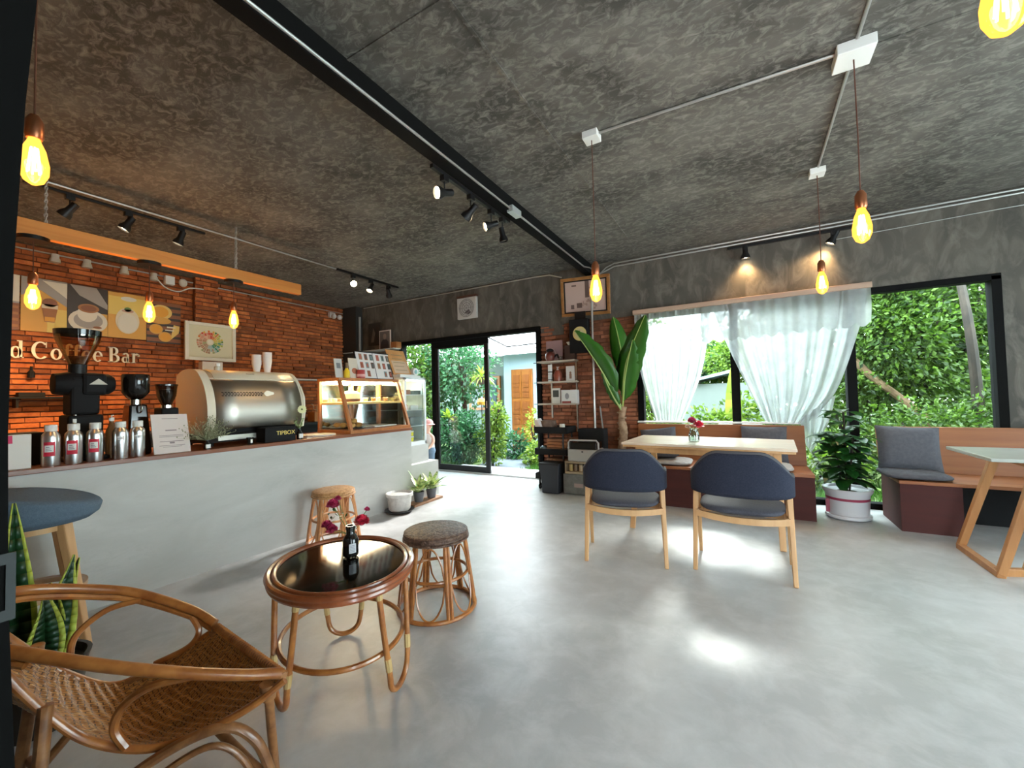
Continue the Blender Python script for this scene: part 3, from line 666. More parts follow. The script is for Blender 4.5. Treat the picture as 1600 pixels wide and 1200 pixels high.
def daisy(c, r, n, facing, pm, cm, nm, lb, stem0, leafy=False, mats=None):
    b = B(); f = Vector(facing).normalized(); Q = f.to_track_quat('Z', 'Y').to_matrix().to_4x4(); T = Matrix.Translation(Vector(c)) @ Q
    t = thing(nm, lb, 'flower', stem0, world=True)
    for ring in range(2):
        for k in range(n):
            a = 2*PI*(k+.5*ring)/n; ca, sa = math.cos(a), math.sin(a); rr = r*(1-.12*ring)
            pts = [(0.15*r*ca, .15*r*sa, .002), (rr*.6*ca-sa*r*.18, rr*.6*sa+ca*r*.18, .006+.003*ring), (rr*ca, rr*sa, 0), (rr*.6*ca+sa*r*.18, rr*.6*sa-ca*r*.18, .006+.003*ring)]
            b.add([T @ Vector(p) for p in pts], [(0, 3, 2, 1)])
    b.build('petals', pm, t)
    B().ell((0, 0, 0), .22*r, .22*r, .12*r, 10, 5).move(T).build('flower_centre', cm, t)
    B().tube(spline([stem0, (Vector(stem0)+Vector(c))/2+Vector((0, .006, .0)), Vector(c)-f*.003], 5), .0015, 5).build('stem', flat('stem_green', (.12, .25, .05)), t)
    return t
daisy((-3.635, 2.375, 1.205), .045, 12, (1, -.5, .1), flat('daisy_petal', (.80, .78, .45)), flat('daisy_centre', (.12, .14, .03)), 'daisy', 'pale yellow daisy with dark centre on the bar', (-3.66, 2.365, TZ+.08))
b = B()
for i in range(40):
    a = rnd(0, 2*PI); L = rnd(.03, .09); p0 = Vector((-3.66, 2.36, TZ+.10)); d = Vector((math.cos(a)*.5, math.sin(a)*.5, rnd(.4, 1.2)))
    p1 = p0+d*L; b.tube([p0, p1], .001, 3); b.ell(p1, .006, .006, .008, 5, 3)
tag(b.build('filler_sprig', flat('sprig_green', (.25, .33, .14))), 'small green sprigs around the daisy stem', 'sprig')
# paper tray
tag(B().cyl((-3.86, 2.70), .17, TZ, TZ+.012, 36).build('round_tray', flat('tray_white', (.62, .56, .5)), smooth=True), 'flat round white tray on the bar left of the pastry cabinet', 'tray')
tag(B().box(-3.72, -3.66, 2.44, 2.50, TZ, TZ+.006).build('napkin', flat('napkin_white', (.7, .68, .64))), 'small white napkin on the bar beside the daisy vase', 'napkin')
# ---------------------------------------------------------------- pastry cabinet
t = thing('pastry_cabinet', 'wooden slant-front glass pastry cabinet lit from inside', 'display cabinet', (-3.88, 3.35, TZ), world=True)
y0, y1, xb, xf, xt, z0, z1 = 2.90, 3.79, -4.16, -3.605, -3.80, TZ, 1.53
def bars(lst, nm, w=.035):
    for a, c in lst: B().bar(a, c, w, w, side=(0, 1, 0)).build(nm, CABW, t, bevel=.003)
fr = B().box(xb, xf, y0, y1, z0, z0+.035).box(xb, xt+.01, y0, y1, z1-.035, z1)
fr.build('cabinet_frame', CABW, t, bevel=.003)
# rear mirror doors
mb = B().box(xb+.004, xb+.012, y0+.04, (y0+y1)/2-.02, z0+.04, z1-.04).box(xb+.004, xb+.012, (y0+y1)/2+.02, y1-.04, z0+.04, z1-.04); mb.build('rear_mirror_doors', M('mirror_door', (.72, .80, .80), rough=.06, metal=1), t)
bars([((xf-.02, y0+.02, z0+.03), (xt-.01, y0+.02, z1-.02)), ((xf-.02, y1-.02, z0+.03), (xt-.01, y1-.02, z1-.02)), ((xb+.02, y0+.02, z0+.03), (xb+.02, y0+.02, z1-.03)), ((xb+.02, y1-.02, z0+.03), (xb+.02, y1-.02, z1-.03)), ((xb+.02, (y0+y1)/2, z0+.03), (xb+.02, (y0+y1)/2, z1-.03))], 'corner_post')
bars([((xf-.035, y0+.03, z0+.045), (xf-.035, y1-.03, z0+.045))], 'front_rail', .025)
B().box(xb+.02, -3.73, y0+.03, y1-.03, 1.235, 1.26).build('shelf', M('shelf_lit_wood', (.62, .42, .15), (.7, .5, .2), scale=4, rough=.4), t)
gp = B().add([(xf-.012, y0+.04, z0+.05), (xf-.012, y1-.04, z0+.05), (xt, y1-.04, z1-.04), (xt, y0+.04, z1-.04)], [(0, 1, 2, 3)])
gp.build('front_glass', CASEG, t, solid=.003)
for yy in (y0+.01, y1-.01):
    B().add([(xb+.03, yy, z0+.035), (xf-.035, yy, z0+.035), (xt-.02, yy, z1-.04), (xb+.03, yy, z1-.04)], [(0, 1, 2, 3)]).build('side_glass', CASEG, t, solid=.003)
B().box(xb+.08, xt-.05, y0+.05, y1-.05, z1-.05, z1-.037).build('light_strip', emis('cabinet_strip_light', (1, .88, .6), 34), t)
def pastry(kind, x, y, z, label, grp, s=1.0):
    if kind == 'cake':
        t = thing('cream_cake', label, 'cake', (x, y, z), 0, grp)
        B().lathe([(0, 0), (.075*s, 0), (.08*s, .012), (.08*s, .035*s), (0, .036*s)], (0, 0, 0), 26).build('cake_base', flat('choc', (.14, .05, .02)) if 'choc' not in bpy.data.materials else bpy.data.materials['choc'], t, smooth=True)
        B().lathe([(0, .034), (.082*s, .034), (.08*s, .075*s), (.06*s, .09*s), (.02*s, .10*s), (.015*s, .125*s), (0, .13*s)], (0, 0, 0), 26).build('cream_dome', flat('cream', (.80, .72, .45)) if 'cream' not in bpy.data.materials else bpy.data.materials['cream'], t, smooth=True)
    elif kind == 'bun':
        b = B().ell((0, 0, .022*s), .038*s, .032*s, .025*s, 14, 7)
        o = b.build('bread_bun', M('bun_crust', (.45, .20, .05), (.65, .38, .12), scale=15, rough=.5) if 'bun_crust' not in bpy.data.materials else bpy.data.materials['bun_crust'], smooth=True); o.location = (x, y, z)
        tag(o, label, 'bun', grp); t = o
    else:
        t = thing('dessert_cup', label, 'dessert', (x, y, z), 0, grp)
        B().lathe([(0, 0), (.022, 0), (.032, .05), (.029, .05), (.02, .005)], (0, 0, 0), 16).build('cup_body', glassmat('clear_cup', (.9, .92, .9), .1) if 'clear_cup' not in bpy.data.materials else bpy.data.materials['clear_cup'], t, smooth=True)
        B().lathe([(0, .004), (.02, .005), (.028, .04), (0, .045)], (0, 0, 0), 16).build('filling', bpy.data.materials['choc'] if kind == 'choc' else bpy.data.materials['cream'], t, smooth=True)
    return t
pastry('cake', -3.86, 3.11, 1.262, 'cream-topped cake on the upper shelf of the pastry cabinet', None, 1.25)
for i, (x, y) in enumerate(((-3.84, 3.30), (-3.84, 3.42), (-3.85, 3.50), (-3.83, 3.60), (-3.98, 3.38), (-3.98, 3.55), (-4.02, 3.02))):
    pastry('choc' if i % 2 else 'cream', x, y, 1.262, 'small dessert cup on the upper shelf of the pastry cabinet', 'dessert cups on the upper shelf')
def plate(x, y, z, r, label, m=None):
    return tag(B().lathe([(0, 0), (r*.6, 0), (r, .012), (r, .016), (r*.6, .005), (0, .005)], (x, y, z), 28).build('plate', m or WHITE, smooth=True), label, 'plate')
plate(-3.80, 3.10, .962, .13, 'dark plate under the buns in the pastry cabinet, near the slanted glass', BLACKG)
for i, (x, y, z) in enumerate(((-3.76, 3.04, 0), (-3.76, 3.13, 0), (-3.84, 3.08, 0), (-3.84, 3.17, 0), (-3.80, 3.10, .045), (-3.88, 3.02, 0))):
    pastry('bun', x, y, .98+z, 'golden bun on the dark plate in the pastry cabinet', 'buns on the dark plate', 1.15)
plate(-4.03, 3.06, .962, .09, 'pale plate behind the dark plate in the pastry cabinet')
for i, (x, y) in enumerate(((-4.00, 3.03), (-4.06, 3.08))): pastry('bun', x, y, .98, 'golden bun on the pale plate in the pastry cabinet', 'buns on the pale plate', 1.1)
tag(B().box(-4.05, -3.75, 3.35, 3.70, .961, .975).build('serving_tray', WHITE, bevel=.004), 'empty white tray on the floor of the pastry cabinet', 'tray')
# ---------------------------------------------------------------- glass fridge
t = thing('glass_fridge', 'white-framed tall glass display fridge at the end of the bar', 'display fridge', (-3.95, 4.0, .675), world=True)
a0, a1, b0, b1, c0, c1 = -4.22, -3.72, 3.81, 4.21, .675, 1.56
fw = flat('fridge_white', (.72, .75, .76), .3)
f = B().box(a0, a1, b0, b1, c0, c0+.05).box(a0, a1, b0, b1, c1-.03, c1)
for x in (a0+.015, a1-.015):
    for y in (b0+.015, b1-.015): f.box(x-.015, x+.015, y-.015, y+.015, c0, c1)
f.build('fridge_frame', fw, t, bevel=.003)
B().box(a0+.03, a1-.06, b1-.012, b1-.006, c0+.05, c1-.03).build('rear_panel', flat('fridge_cyan_reflection', (.62, .72, .72), .3), t)  # flat pale cyan stands in for the reflections inside the fridge
B().box(a1-.05, a1-.03, b0+.03, b1-.03, c1-.045, c1-.031).build('light_strip', emis('added_fridge_glow', (.85, 1, 1), 14), t)  # glowing strip added to brighten the fridge interior
for i, z in enumerate((.92, 1.13, 1.33)): B().box(a0+.02, a1-.02, b0+.02, b1-.02, z, z+.008).build('shelf', flat('fridge_shelf', (.68, .75, .75), .3) if i == 0 else bpy.data.materials['fridge_shelf'], t)
for x in (a1-.005, a0+.005): B().add([(x, b0+.03, c0+.05), (x, b1-.03, c0+.05), (x, b1-.03, c1-.03), (x, b0+.03, c1-.03)], [(0, 1, 2, 3)]).build('glass_panel', CASEG, t, solid=.003)
for y in (b0+.005, b1-.005): B().add([(a0+.03, y, c0+.05), (a1-.03, y, c0+.05), (a1-.03, y, c1-.03), (a0+.03, y, c1-.03)], [(0, 1, 2, 3)]).build('glass_panel', CASEG, t, solid=.003)
pk = flat('pink_box', (.6, .42, .38)); gy = flat('grey_carton', (.5, .52, .52))
for i in range(4):
    x, y = -3.80-.10*(i % 2), 3.90+.09*(i//2)
    for k in range(2):
        tt = thing('yellow_cup', 'yellow dessert cup at the bottom of the glass fridge', 'dessert cup', (x, y, .727+k*.07), 0, 'yellow cups in the fridge')
        B().lathe([(0, 0), (.034, 0), (.04, .05), (0, .05)], (0, 0, 0), 16).build('cup_body', flat('yellow_fill', (.75, .68, .05)) if 'yellow_fill' not in bpy.data.materials else bpy.data.materials['yellow_fill'], tt, smooth=True)
        B().cyl((0, 0), .041, .05, .066, 16).build('lid', bpy.data.materials['sticker_white'], tt)
tag(B().box(-3.88, -3.78, 3.98, 4.12, 1.14, 1.20).build('carton', gy, bevel=.004), 'grey carton on the middle shelf of the glass fridge', 'carton')
tag(B().lathe([(0, 0), (.05, 0), (.045, .06), (.01, .11), (0, .11)], (-3.82, 3.90, 1.14), 16).build('wrapped_cake', pk, smooth=True), 'pinkish wrapped cake on the middle shelf of the glass fridge', 'cake')
tag(B().box(-3.85, -3.76, 3.87, 3.96, 1.34, 1.40).build('cake_box', flat('cake_box_brown', (.25, .12, .08)), bevel=.003), 'small brown and white cake on the top shelf of the glass fridge', 'cake')
tag(B().box(-3.90, -3.76, 4.02, 4.15, 1.34, 1.39).build('carton', flat('dark_carton', (.1, .14, .13)), bevel=.003), 'dark carton on the top shelf of the glass fridge', 'carton')
tag(B().box(-3.92, -3.76, 3.95, 4.15, .93, 1.04).build('carton', flat('grey_dark_carton', (.16, .2, .2)), bevel=.003), 'dark grey carton on the low shelf above the yellow cups', 'carton')
# ---------------------------------------------------------------- things on top of cabinet and fridge
t = thing('photo_menu_board', 'leaning black board with two white sheets of small drink photos', 'menu board', (-3.86, 3.5, 1.53))
Q = Matrix.Rotation(math.radians(-16), 4, 'Y')
B().box(-.012, 0, -.27, .27, 0, .35).move(Q).build('board', BLACKM, t, bevel=.003)
cols = [flat('drink_photo_%d' % i, c) for i, c in enumerate(((.12, .05, .03), (.3, .09, .04), (.45, .12, .08), (.08, .09, .08), (.2, .25, .24), (.35, .2, .1)))]
for s_ in (-1, 1):
    sh = B().box(.0, .003, s_*.13-.125, s_*.13+.125, .01, .335).move(Q).build('menu_sheet', flat('sheet_white', (.72, .66, .62)) if 'sheet_white' not in bpy.data.materials else bpy.data.materials['sheet_white'], t)
    b = B()
    for r in range(3):
        for c in range(3):
            if r == 0 and (c == 0 or (s_ < 0 and c == 2)): continue
            b.mat((r*3+c*2+(s_ > 0)*3+5) % 6); yy = s_*.13-.085+c*.08; zz = .03+r*.105
            b.box(.003, .0045, yy, yy+.045, zz, zz+.075)
            b.mat((r+c) % 6); b.box(.0045, .006, yy+.012, yy+.034, zz+.01, zz+.06)
    b.move(Q).build('drink_photos', cols, t)
t = thing('wooden_clipboard', 'orange-brown wooden menu board leaning on the fridge top', 'menu board', (-3.84, 3.92, 1.60))
Q = Matrix.Rotation(math.radians(-24), 4, 'Y')
B().box(-.01, 0, -.17, .15, 0, .36).move(Q).build('board', wood('menu_board_wood', (.55, .24, .07), (.65, .32, .12), 2), t, bevel=.003)
B().box(.0, .002, -.14, .12, .02, .20).move(Q).build('paper_sheet', flat('tan_paper', (.62, .42, .28)), t)
b = B()
for i in range(5): b.box(.0005, .0035, -.11, .09-.03*(i % 2), .06+i*.055, .068+i*.055)
b.move(Q).build('printed_lines', bpy.data.materials['plate_brown'], t)
tag(B().box(-4.10, -3.78, 3.80, 4.06, 1.56, 1.60).build('white_tray', WHITE, bevel=.004), 'white tray under the wooden menu board on top of the fridge', 'tray')
t = thing('kitchen_scale', 'small white round-headed scale on top of the glass fridge', 'scale', (-3.86, 4.14, 1.56))
B().box(-.06, .06, -.06, .06, 0, .035).build('base', WHITE, t, bevel=.006)
Q = Matrix.Translation((0, 0, .085)) @ Matrix.Rotation(PI/2, 4, 'Y')
B().lathe([(0, -.03), (.05, -.03), (.055, 0), (.05, .03), (0, .03)], (0, 0, 0), 24).move(Q).build('dial_body', WHITE, t, smooth=True)
B().lathe([(0, .031), (.028, .031), (.028, .033), (0, .033)], (0, 0, 0), 20).move(Q).build('dial_face', flat('dial_teal', (.25, .5, .48)), t)
for i, (y, w, h, c, nm, lb) in enumerate(((2.93, .10, .22, (.55, .52, .48), 'card_stand', 'framed white card with a dark square on top of the pastry cabinet, leftmost'), (3.13, .12, .24, (.66, .56, .44), 'brochure', 'cream brochure with red-brown print standing on the pastry cabinet'))):
    t = thing(nm, lb, 'card', (-3.86, y+.04, 1.53))
    Q = Matrix.Rotation(math.radians(-10), 4, 'Y')
    B().box(-.008, 0, -w/2, w/2, 0, h).move(Q).build('card', flat(nm+'_paper', c), t)
    b = B()
    if i == 0: b.box(0, .002, -.025, .025, .11, .17)
    else: b.ell((0, .01, .09), .003, .04, .035)
    b.move(Q).build('print', flat(nm+'_ink', (.2, .2, .2) if i == 0 else (.45, .14, .07)), t)
t = thing('yellow_bottle', 'small yellow bottle on top of the pastry cabinet', 'bottle', (-3.83, 3.035, 1.53))
B().lathe([(0, 0), (.032, 0), (.034, .07), (.018, .10), (.016, .11), (0, .11)], (0, 0, 0), 18).build('bottle_body', flat('yellow_bottle', (.8, .55, .03), .2), t, smooth=True)
B().cyl((0, 0), .018, .11, .17, 14).build('cap', flat('brown_cap', (.15, .09, .05)), t)
t = thing('red_tin', 'dark red tin with pink label on top of the pastry cabinet beside the photo board', 'tin', (-3.84, 3.235, 1.53))
B().lathe([(0, 0), (.05, 0), (.05, .09), (.045, .10), (.0, .10)], (0, 0, 0), 20).build('tin_body', flat('tin_red', (.40, .04, .04), .3), t, smooth=True)
B().lathe([(.0505, .02), (.0512, .02), (.0512, .05), (.0505, .05)], (0, 0, 0), 20).build('label_band', flat('tin_pink', (.7, .35, .33)), t)
# ---------------------------------------------------------------- back wall shelf left with portrait etc
tag(B().box(-7.0, -5.60, WY-.22, WY, 2.225, 2.24).build('wall_shelf', flat('glass_shelf_edge', (.45, .47, .44), .2), bevel=.002), 'thin pale shelf on the wall left of the garden door', 'shelf')
t = thing('portrait_frame', 'white-framed dark portrait photo standing on the thin wall shelf', 'picture', (-5.93, WY-.10, 2.24))
B().box(-.15, .15, -.01, .01, 0, .37).build('frame', bpy.data.materials['sheet_white'], t, bevel=.003)
b = B().box(-.13, .13, -.013, -.0101, .02, .35); b.mat(1).ell((0, -.0135, .25), .045, .001, .055).mat(2).prism([(-.11, .02), (.11, .02), (.10, .14), (.05, .19), (-.05, .19), (-.10, .14)], .001, lambda u, v, w: (u, -.0132-w, v))
b.build('photo_print', [flat('photo_grey', (.14, .13, .12)), flat('photo_skin', (.30, .24, .2)), flat('photo_dark', (.03, .03, .04))], t)
tag(B().box(-5.72, -5.58, WY-.16, WY-.03, 2.24, 2.36).build('wooden_box', CABW, bevel=.004), 'small wooden box at the right end of the thin wall shelf', 'box')
t = thing('dark_poster', 'dark poster on the cement wall in the far left corner', 'poster', (-6.3, WY-.03, 2.3))
B().box(-.17, .17, 0, .02, .05, .5).build('poster_sheet', flat('poster_dark', (.025, .022, .02)), t)
B().prism([(-.1, .12), (-.02, .12), (.02, .3), (-.03, .4)], .002, lambda u, v, w: (u, -w, v)).build('poster_print', flat('poster_print', (.11, .09, .07)), t)
# ---------------------------------------------------------------- brick wall decorations (x = LX)
WX = LX+.045
def wq(b, k, pts, d=.002, lay=1): b.mat(k).prism(pts, d, lambda u, v, w: (WX+.012+lay*.0022+w, u, v)); return b
def disc(cy, cz, ry, rz, n=26, a0=0, a1=2*PI): return [(cy+ry*math.cos(a0+(a1-a0)*i/n), cz+rz*math.sin(a0+(a1-a0)*i/n)) for i in range(n if abs(a1-a0) > 6.2 else n+1)]
PM = {k: flat('print_'+k, c, .5) for k, c in dict(orange=(.72, .36, .06), yellow=(.80, .55, .12), white=(.74, .66, .52), grey=(.36, .31, .26), dark=(.05, .035, .025), brown=(.26, .09, .03), coffee=(.40, .15, .04), cream=(.74, .62, .42), slice=(.80, .35, .03), flesh=(.78, .52, .14), pinkish=(.55, .30, .2), green=(.12, .2, .04)).items()}
KEYS = list(PM); PML = [PM[k] for k in KEYS]
K = {k: i for i, k in enumerate(KEYS)}
def poster(y0, y1, z0, z1, base, label, draw):
    t = thing('drink_poster', label, 'poster', (WX, (y0+y1)/2, z0), 0, 'photo posters on the brick wall', world=True)
    B().box(WX-.0, WX+.012, y0, y1, z0, z1).build('panel', PM[base], t)
    b = B(); draw(b, y0, y1, z0, z1); b.build('printed_photo', PML, t)
def R_(a, c, e, f): return [(a, e), (c, e), (c, f), (a, f)]
def d1_(b, y0, y1, z0, z1):
    wq(b, K['white'], R_(y0, y1, z0+.32, z1)); wq(b, K['brown'], R_(y0+.12, y1, z0, z0+.30), lay=2); wq(b, K['cream'], disc(y0+.1, z0+.30, .12, .22), lay=3); wq(b, K['brown'], disc(y0+.1, z0+.38, .1, .06), lay=4)
    for i in range(4): wq(b, K['coffee'], R_(y0+.13, y1-.01, z0+.03+i*.07, z0+.06+i*.07), lay=4)
poster(.80, 1.235, 2.155, 2.775, 'grey', 'leftmost drinks poster on the brick wall, mostly cut by the door edge', d1_)
def d2_(b, y0, y1, z0, z1):
    wq(b, K['grey'], [(y0, z1-.22), (y0, z1), (y1, z1), (y1, z1-.30), (y0+.14, z1-.13)]); wq(b, K['white'], [(y0+.16, z1-.02), (y1, z1-.02), (y1, z1-.2)], lay=2)
    wq(b, K['yellow'], R_(y0+.2, y1, z0, z0+.28), lay=1)
    wq(b, K['coffee'], [(y0+.15, z0+.34), (y0+.29, z0+.34), (y0+.26, z0+.12), (y0+.18, z0+.12)], lay=3); wq(b, K['cream'], R_(y0+.155, y0+.285, z0+.28, z0+.33), lay=4); wq(b, K['brown'], disc(y0+.22, z0+.35, .06, .05), lay=4); wq(b, K['slice'], R_(y0+.18, y0+.26, z0+.13, z0+.18), lay=4)
poster(1.245, 1.605, 2.155, 2.775, 'orange', 'poster of an iced coffee glass on an orange table', d2_)
def d3_(b, y0, y1, z0, z1):
    wq(b, K['grey'], [(y0+.02, z1), (y0+.25, z1), (y1, z1-.2), (y1, z1-.26), (y0+.1, z1-.12)]); wq(b, K['orange'], R_(y0+.28, y1, z0+.0, z0+.28)); wq(b, K['white'], disc(y0+.18, z0+.17, .175, .145), lay=2); wq(b, K['grey'], disc(y0+.18, z0+.18, .13, .10), lay=3)
    wq(b, K['white'], disc(y0+.17, z0+.26, .09, .10), lay=4); wq(b, K['coffee'], disc(y0+.18, z0+.33, .095, .055), lay=5); wq(b, K['brown'], disc(y0+.18, z0+.33, .07, .038), lay=6); wq(b, K['brown'], disc(y0+.26, z0+.1, .04, .015), lay=5)
poster(1.61, 1.965, 2.165, 2.765, 'dark', 'poster of a coffee cup on a white saucer', d3_)
def d4_(b, y0, y1, z0, z1):
    wq(b, K['yellow'], R_(y0, y1, z0+.3, z1-.05)); wq(b, K['cream'], disc(y0+.19, z0+.23, .12, .17), lay=2); wq(b, K['white'], disc(y0+.19, z0+.20, .10, .13), lay=3); wq(b, K['green'], disc(y0+.19, z0+.38, .035, .03), lay=4); wq(b, K['white'], disc(y0+.2, z0+.52, .08, .03), lay=2); wq(b, K['pinkish'], disc(y0+.19, z0+.36, .06, .02), lay=4)
poster(1.97, 2.355, 2.165, 2.755, 'orange', 'poster of a white milk drink on a yellow background', d4_)
def d5_(b, y0, y1, z0, z1):
    for i in range(7): wq(b, K['brown'], R_(y0, y1, z0+.02+i*.085, z0+.07+i*.085))
    wq(b, K['flesh'], disc(y0+.16, z1-.14, .12, .10), lay=2); wq(b, K['slice'], disc(y0+.15, z1-.14, .09, .075), lay=3); wq(b, K['orange'], disc(y0+.14, z1-.26, .13, .05), lay=3)
    wq(b, K['orange'], disc(y0+.10, z0+.19, .075, .07), lay=3); wq(b, K['slice'], disc(y0+.10, z0+.19, .06, .055), lay=4); wq(b, K['orange'], disc(y0+.20, z0+.09, .075, .07), lay=5); wq(b, K['slice'], disc(y0+.20, z0+.09, .06, .055), lay=6)
    wq(b, K['flesh'], [(y0+.26, z0+.05), (y0+.36, z0+.16), (y0+.37, z0+.26), (y0+.30, z0+.27)], lay=3); wq(b, K['cream'], R_(y0+.22, y0+.32, z0+.22, z0+.24), lay=5); wq(b, K['white'], R_(y0+.20, y0+.30, z0+.18, z0+.195), lay=5)
poster(2.36, 2.745, 2.14, 2.715, 'dark', 'poster of sliced oranges on a dark brick background', d5_)
# serif lettering
LB = B()
def stem(x, w, z0, z1): LB.prism([(x, z0), (x+w, z0), (x+w, z1), (x, z1)], .02, LF)
def LF(u, v, w): return (WX+.02+w, TX+u*TS*.80, TZZ+v*TS)
def ring(cx, cz, rx, rz, a0, a1, tv=.17, th=.06, n=20):
    for i in range(n):
        p, q = a0+(a1-a0)*i/n, a0+(a1-a0)*(i+1)/n
        def o(a): return (cx+rx*math.cos(a), cz+rz*math.sin(a))
        def inn(a): return (cx+(rx-tv)*math.cos(a), cz+(rz-th)*math.sin(a))
        LB.prism([inn(p), o(p), o(q), inn(q)], .02, LF)
TS = .195; TZZ = 1.84; TX = 0
def serif(x, z, w=.30): stem(x-w/2, w, z, z+.05)
def G_n(): stem(.1, .16, 0, .66); serif(.18, 0); stem(.02, .12, .60, .65); ring(.36, .38, .22, .28, 0, PI*.9, .16, .09); stem(.42, .16, 0, .40); serif(.50, 0); return .75
def G_d(): ring(.30, .32, .27, .34, 0, 2*PI, .15, .07); stem(.45, .16, 0, 1.0); stem(.36, .12, .95, 1.0); serif(.58, 0, .2); return .74
def G_C(): ring(.48, .5, .45, .52, .25*PI, 1.75*PI, .19, .07); stem(.74, .05, .68, 1.0); return .95
def G_o(): ring(.33, .32, .30, .34, 0, 2*PI, .16, .06); return .70
def G_f(): stem(.12, .16, 0, .8); serif(.2, 0, .34); stem(.02, .40, .58, .64); ring(.32, .78, .20, .22, 0, PI, .16, .08); return .48
def G_e(): ring(.31, .32, .28, .34, .0, 1.75*PI, .15, .06); stem(.14, .42, .32, .37); return .64
def G_B(): stem(.10, .19, 0, 1.0); serif(.15, 0, .28); serif(.15, .95, .28); ring(.34, .74, .30, .26, -PI/2, PI/2, .17, .06); stem(.2, .14, .94, 1.0); stem(.2, .14, .48, .54); stem(.2, .14, 0, .06); ring(.36, .26, .36, .27, -PI/2, PI/2, .18, .06); return .82
def G_a(): ring(.24, .20, .22, .21, 0, 2*PI, .14, .06); stem(.34, .15, 0, .45); ring(.28, .46, .21, .20, 0, PI*.85, .14, .07); serif(.50, 0, .14); return .62
def G_r(): stem(.1, .16, 0, .66); serif(.18, 0); stem(.02, .12, .60, .65); ring(.38, .42, .20, .24, PI*.15, PI*.8, .14, .1); LB.prism(disc(.50, .52, .08, .08, 10), .02, LF); return .58
TX = 1.045
for ch in 'nd Coffee Bar':
    if ch == ' ': TX += .26*TS*.8; continue
    TX += {'n': G_n, 'd': G_d, 'C': G_C, 'o': G_o, 'f': G_f, 'e': G_e, 'B': G_B, 'a': G_a, 'r': G_r}[ch]()*TS*.8
tag(LB.build('wall_lettering', flat('letter_cream', (.80, .70, .52), .5)), 'cream serif sign letters on the brick wall under the drinks posters', 'sign')
# framed colour wheel
t = thing('framed_colour_wheel', 'white-framed print of a multicoloured wheel over the espresso machine', 'picture', (LX+.15, 3.08, 1.92), world=True)
FXW = LX+.16
b = B()
for q in (R_(2.745, 2.79, 1.92, 2.48), R_(3.37, 3.415, 1.92, 2.48), R_(2.79, 3.37, 1.92, 1.965), R_(2.79, 3.37, 2.435, 2.48)): b.prism(q, .04, lambda u, v, w: (FXW+w, u, v))
b.build('frame', flat('frame_cream', (.74, .66, .52), .4), t, bevel=.003)
B().prism(R_(2.79, 3.37, 1.965, 2.435), .012, lambda u, v, w: (FXW+w, u, v)).build('backing_sheet', flat('frame_paper', (.66, .58, .38)), t)
wc = [(.6, .05, .02), (.65, .16, .02), (.7, .35, .03), (.6, .45, .05), (.35, .4, .05), (.10, .22, .05), (.05, .25, .16), (.3, .45, .42), (.35, .4, .38), (.4, .25, .15), (.35, .18, .1), (.3, .3, .12), (.45, .2, .1), (.55, .25, .15), (.7, .4, .25), (.65, .25, .15)]
b = B(); cy, cz = 3.07, 2.20; n = 32
for rr, (r0, r1) in enumerate(((.05, .10), (.105, .145), (.15, .175))):
    for i in range(n):
        if rr == 2 and i % 5 == 0: continue
        a0 = PI/2-2*PI*i/n-.012; a1 = PI/2-2*PI*(i+1)/n+(.02 if i % 2 else .0)+.012
        b.mat(((i//2)+(rr*(i % 3))) % 16)
        b.prism([(cy+r0*math.cos(a0), cz+r0*math.sin(a0)*.98), (cy+r1*math.cos(a0), cz+r1*math.sin(a0)), (cy+r1*math.cos(a1), cz+r1*math.sin(a1)), (cy+r0*math.cos(a1), cz+r0*math.sin(a1))], .002, lambda u, v, w: (FXW+.012+w, u, v))
b.build('colour_wheel_print', [flat('wheel_%d' % i, c) for i, c in enumerate(wc)], t)
B().prism(disc(cy, cz, .035, .035), .003, lambda u, v, w: (FXW+.012+w, u, v)).build('wheel_hub', PM['white'], t)
tag(B().box(LX+.14, LX+.26, 2.93, 3.20, 1.52, 1.90).build('towel_dispenser', flat('dispenser_white', (.68, .58, .48), .4), bevel=.006), 'white wall dispenser below the framed colour wheel', 'dispenser')
# shelves on brick wall
t = thing('wall_shelf', 'dark narrow shelf on the brick wall under the lettering', 'shelf', (LX+.1, 1.45, 1.40), world=True)
B().box(LX+.02, LX+.20, 1.15, 1.72, 1.38, 1.40).build('shelf_board', BLACKM, t)
for y in (1.2, 1.65): B().box(LX+.02, LX+.18, y, y+.02, 1.28, 1.38).build('bracket', BLACKM, t)
tag(B().box(LX+.04, LX+.16, 1.22, 1.42, 1.40, 1.45).build('black_tray', BLACKM, bevel=.004), 'flat black tray on the dark shelf under the lettering', 'tray')
t = thing('wall_hook', 'small dark bottle-shaped object hanging on the brick wall above the dark shelf', 'hook', (LX+.06, 1.33, 1.5))
B().lathe([(0, 0), (.03, 0), (.03, .06), (.012, .09), (.012, .13), (0, .13)], (0, 0, .12), 12).build('hook_body', BLACKM, t)
tag(B().box(LX+.02, LX+.22, 4.35, 4.95, 1.665, 1.69).build('wall_shelf', bpy.data.materials['sheet_white'], bevel=.003), 'short white shelf on the brick wall right of the espresso machine', 'shelf')
t = thing('back_counter', 'dark back counter against the brick wall behind the bar', 'counter', (LX+.4, 3.6, 0), world=True)
B().box(LX+.06, LX+.66, .3, 5.45, 0, .88).build('cabinet_body', BLACKM, t)
B().box(LX+.05, LX+.70, .28, 5.47, .88, .92).build('worktop', BLACK, t)
tag(B().box(LX+.30, LX+.50, 4.55, 4.83, .92, 1.09).build('cardboard_box', flat('cardboard', (.50, .20, .06)), bevel=.004), 'orange-brown cardboard box on the back counter beside the pastry cabinet', 'box')
t = thing('kettle', 'pale gooseneck kettle on the cardboard box behind the bar', 'kettle', (LX+.4, 4.70, 1.09))
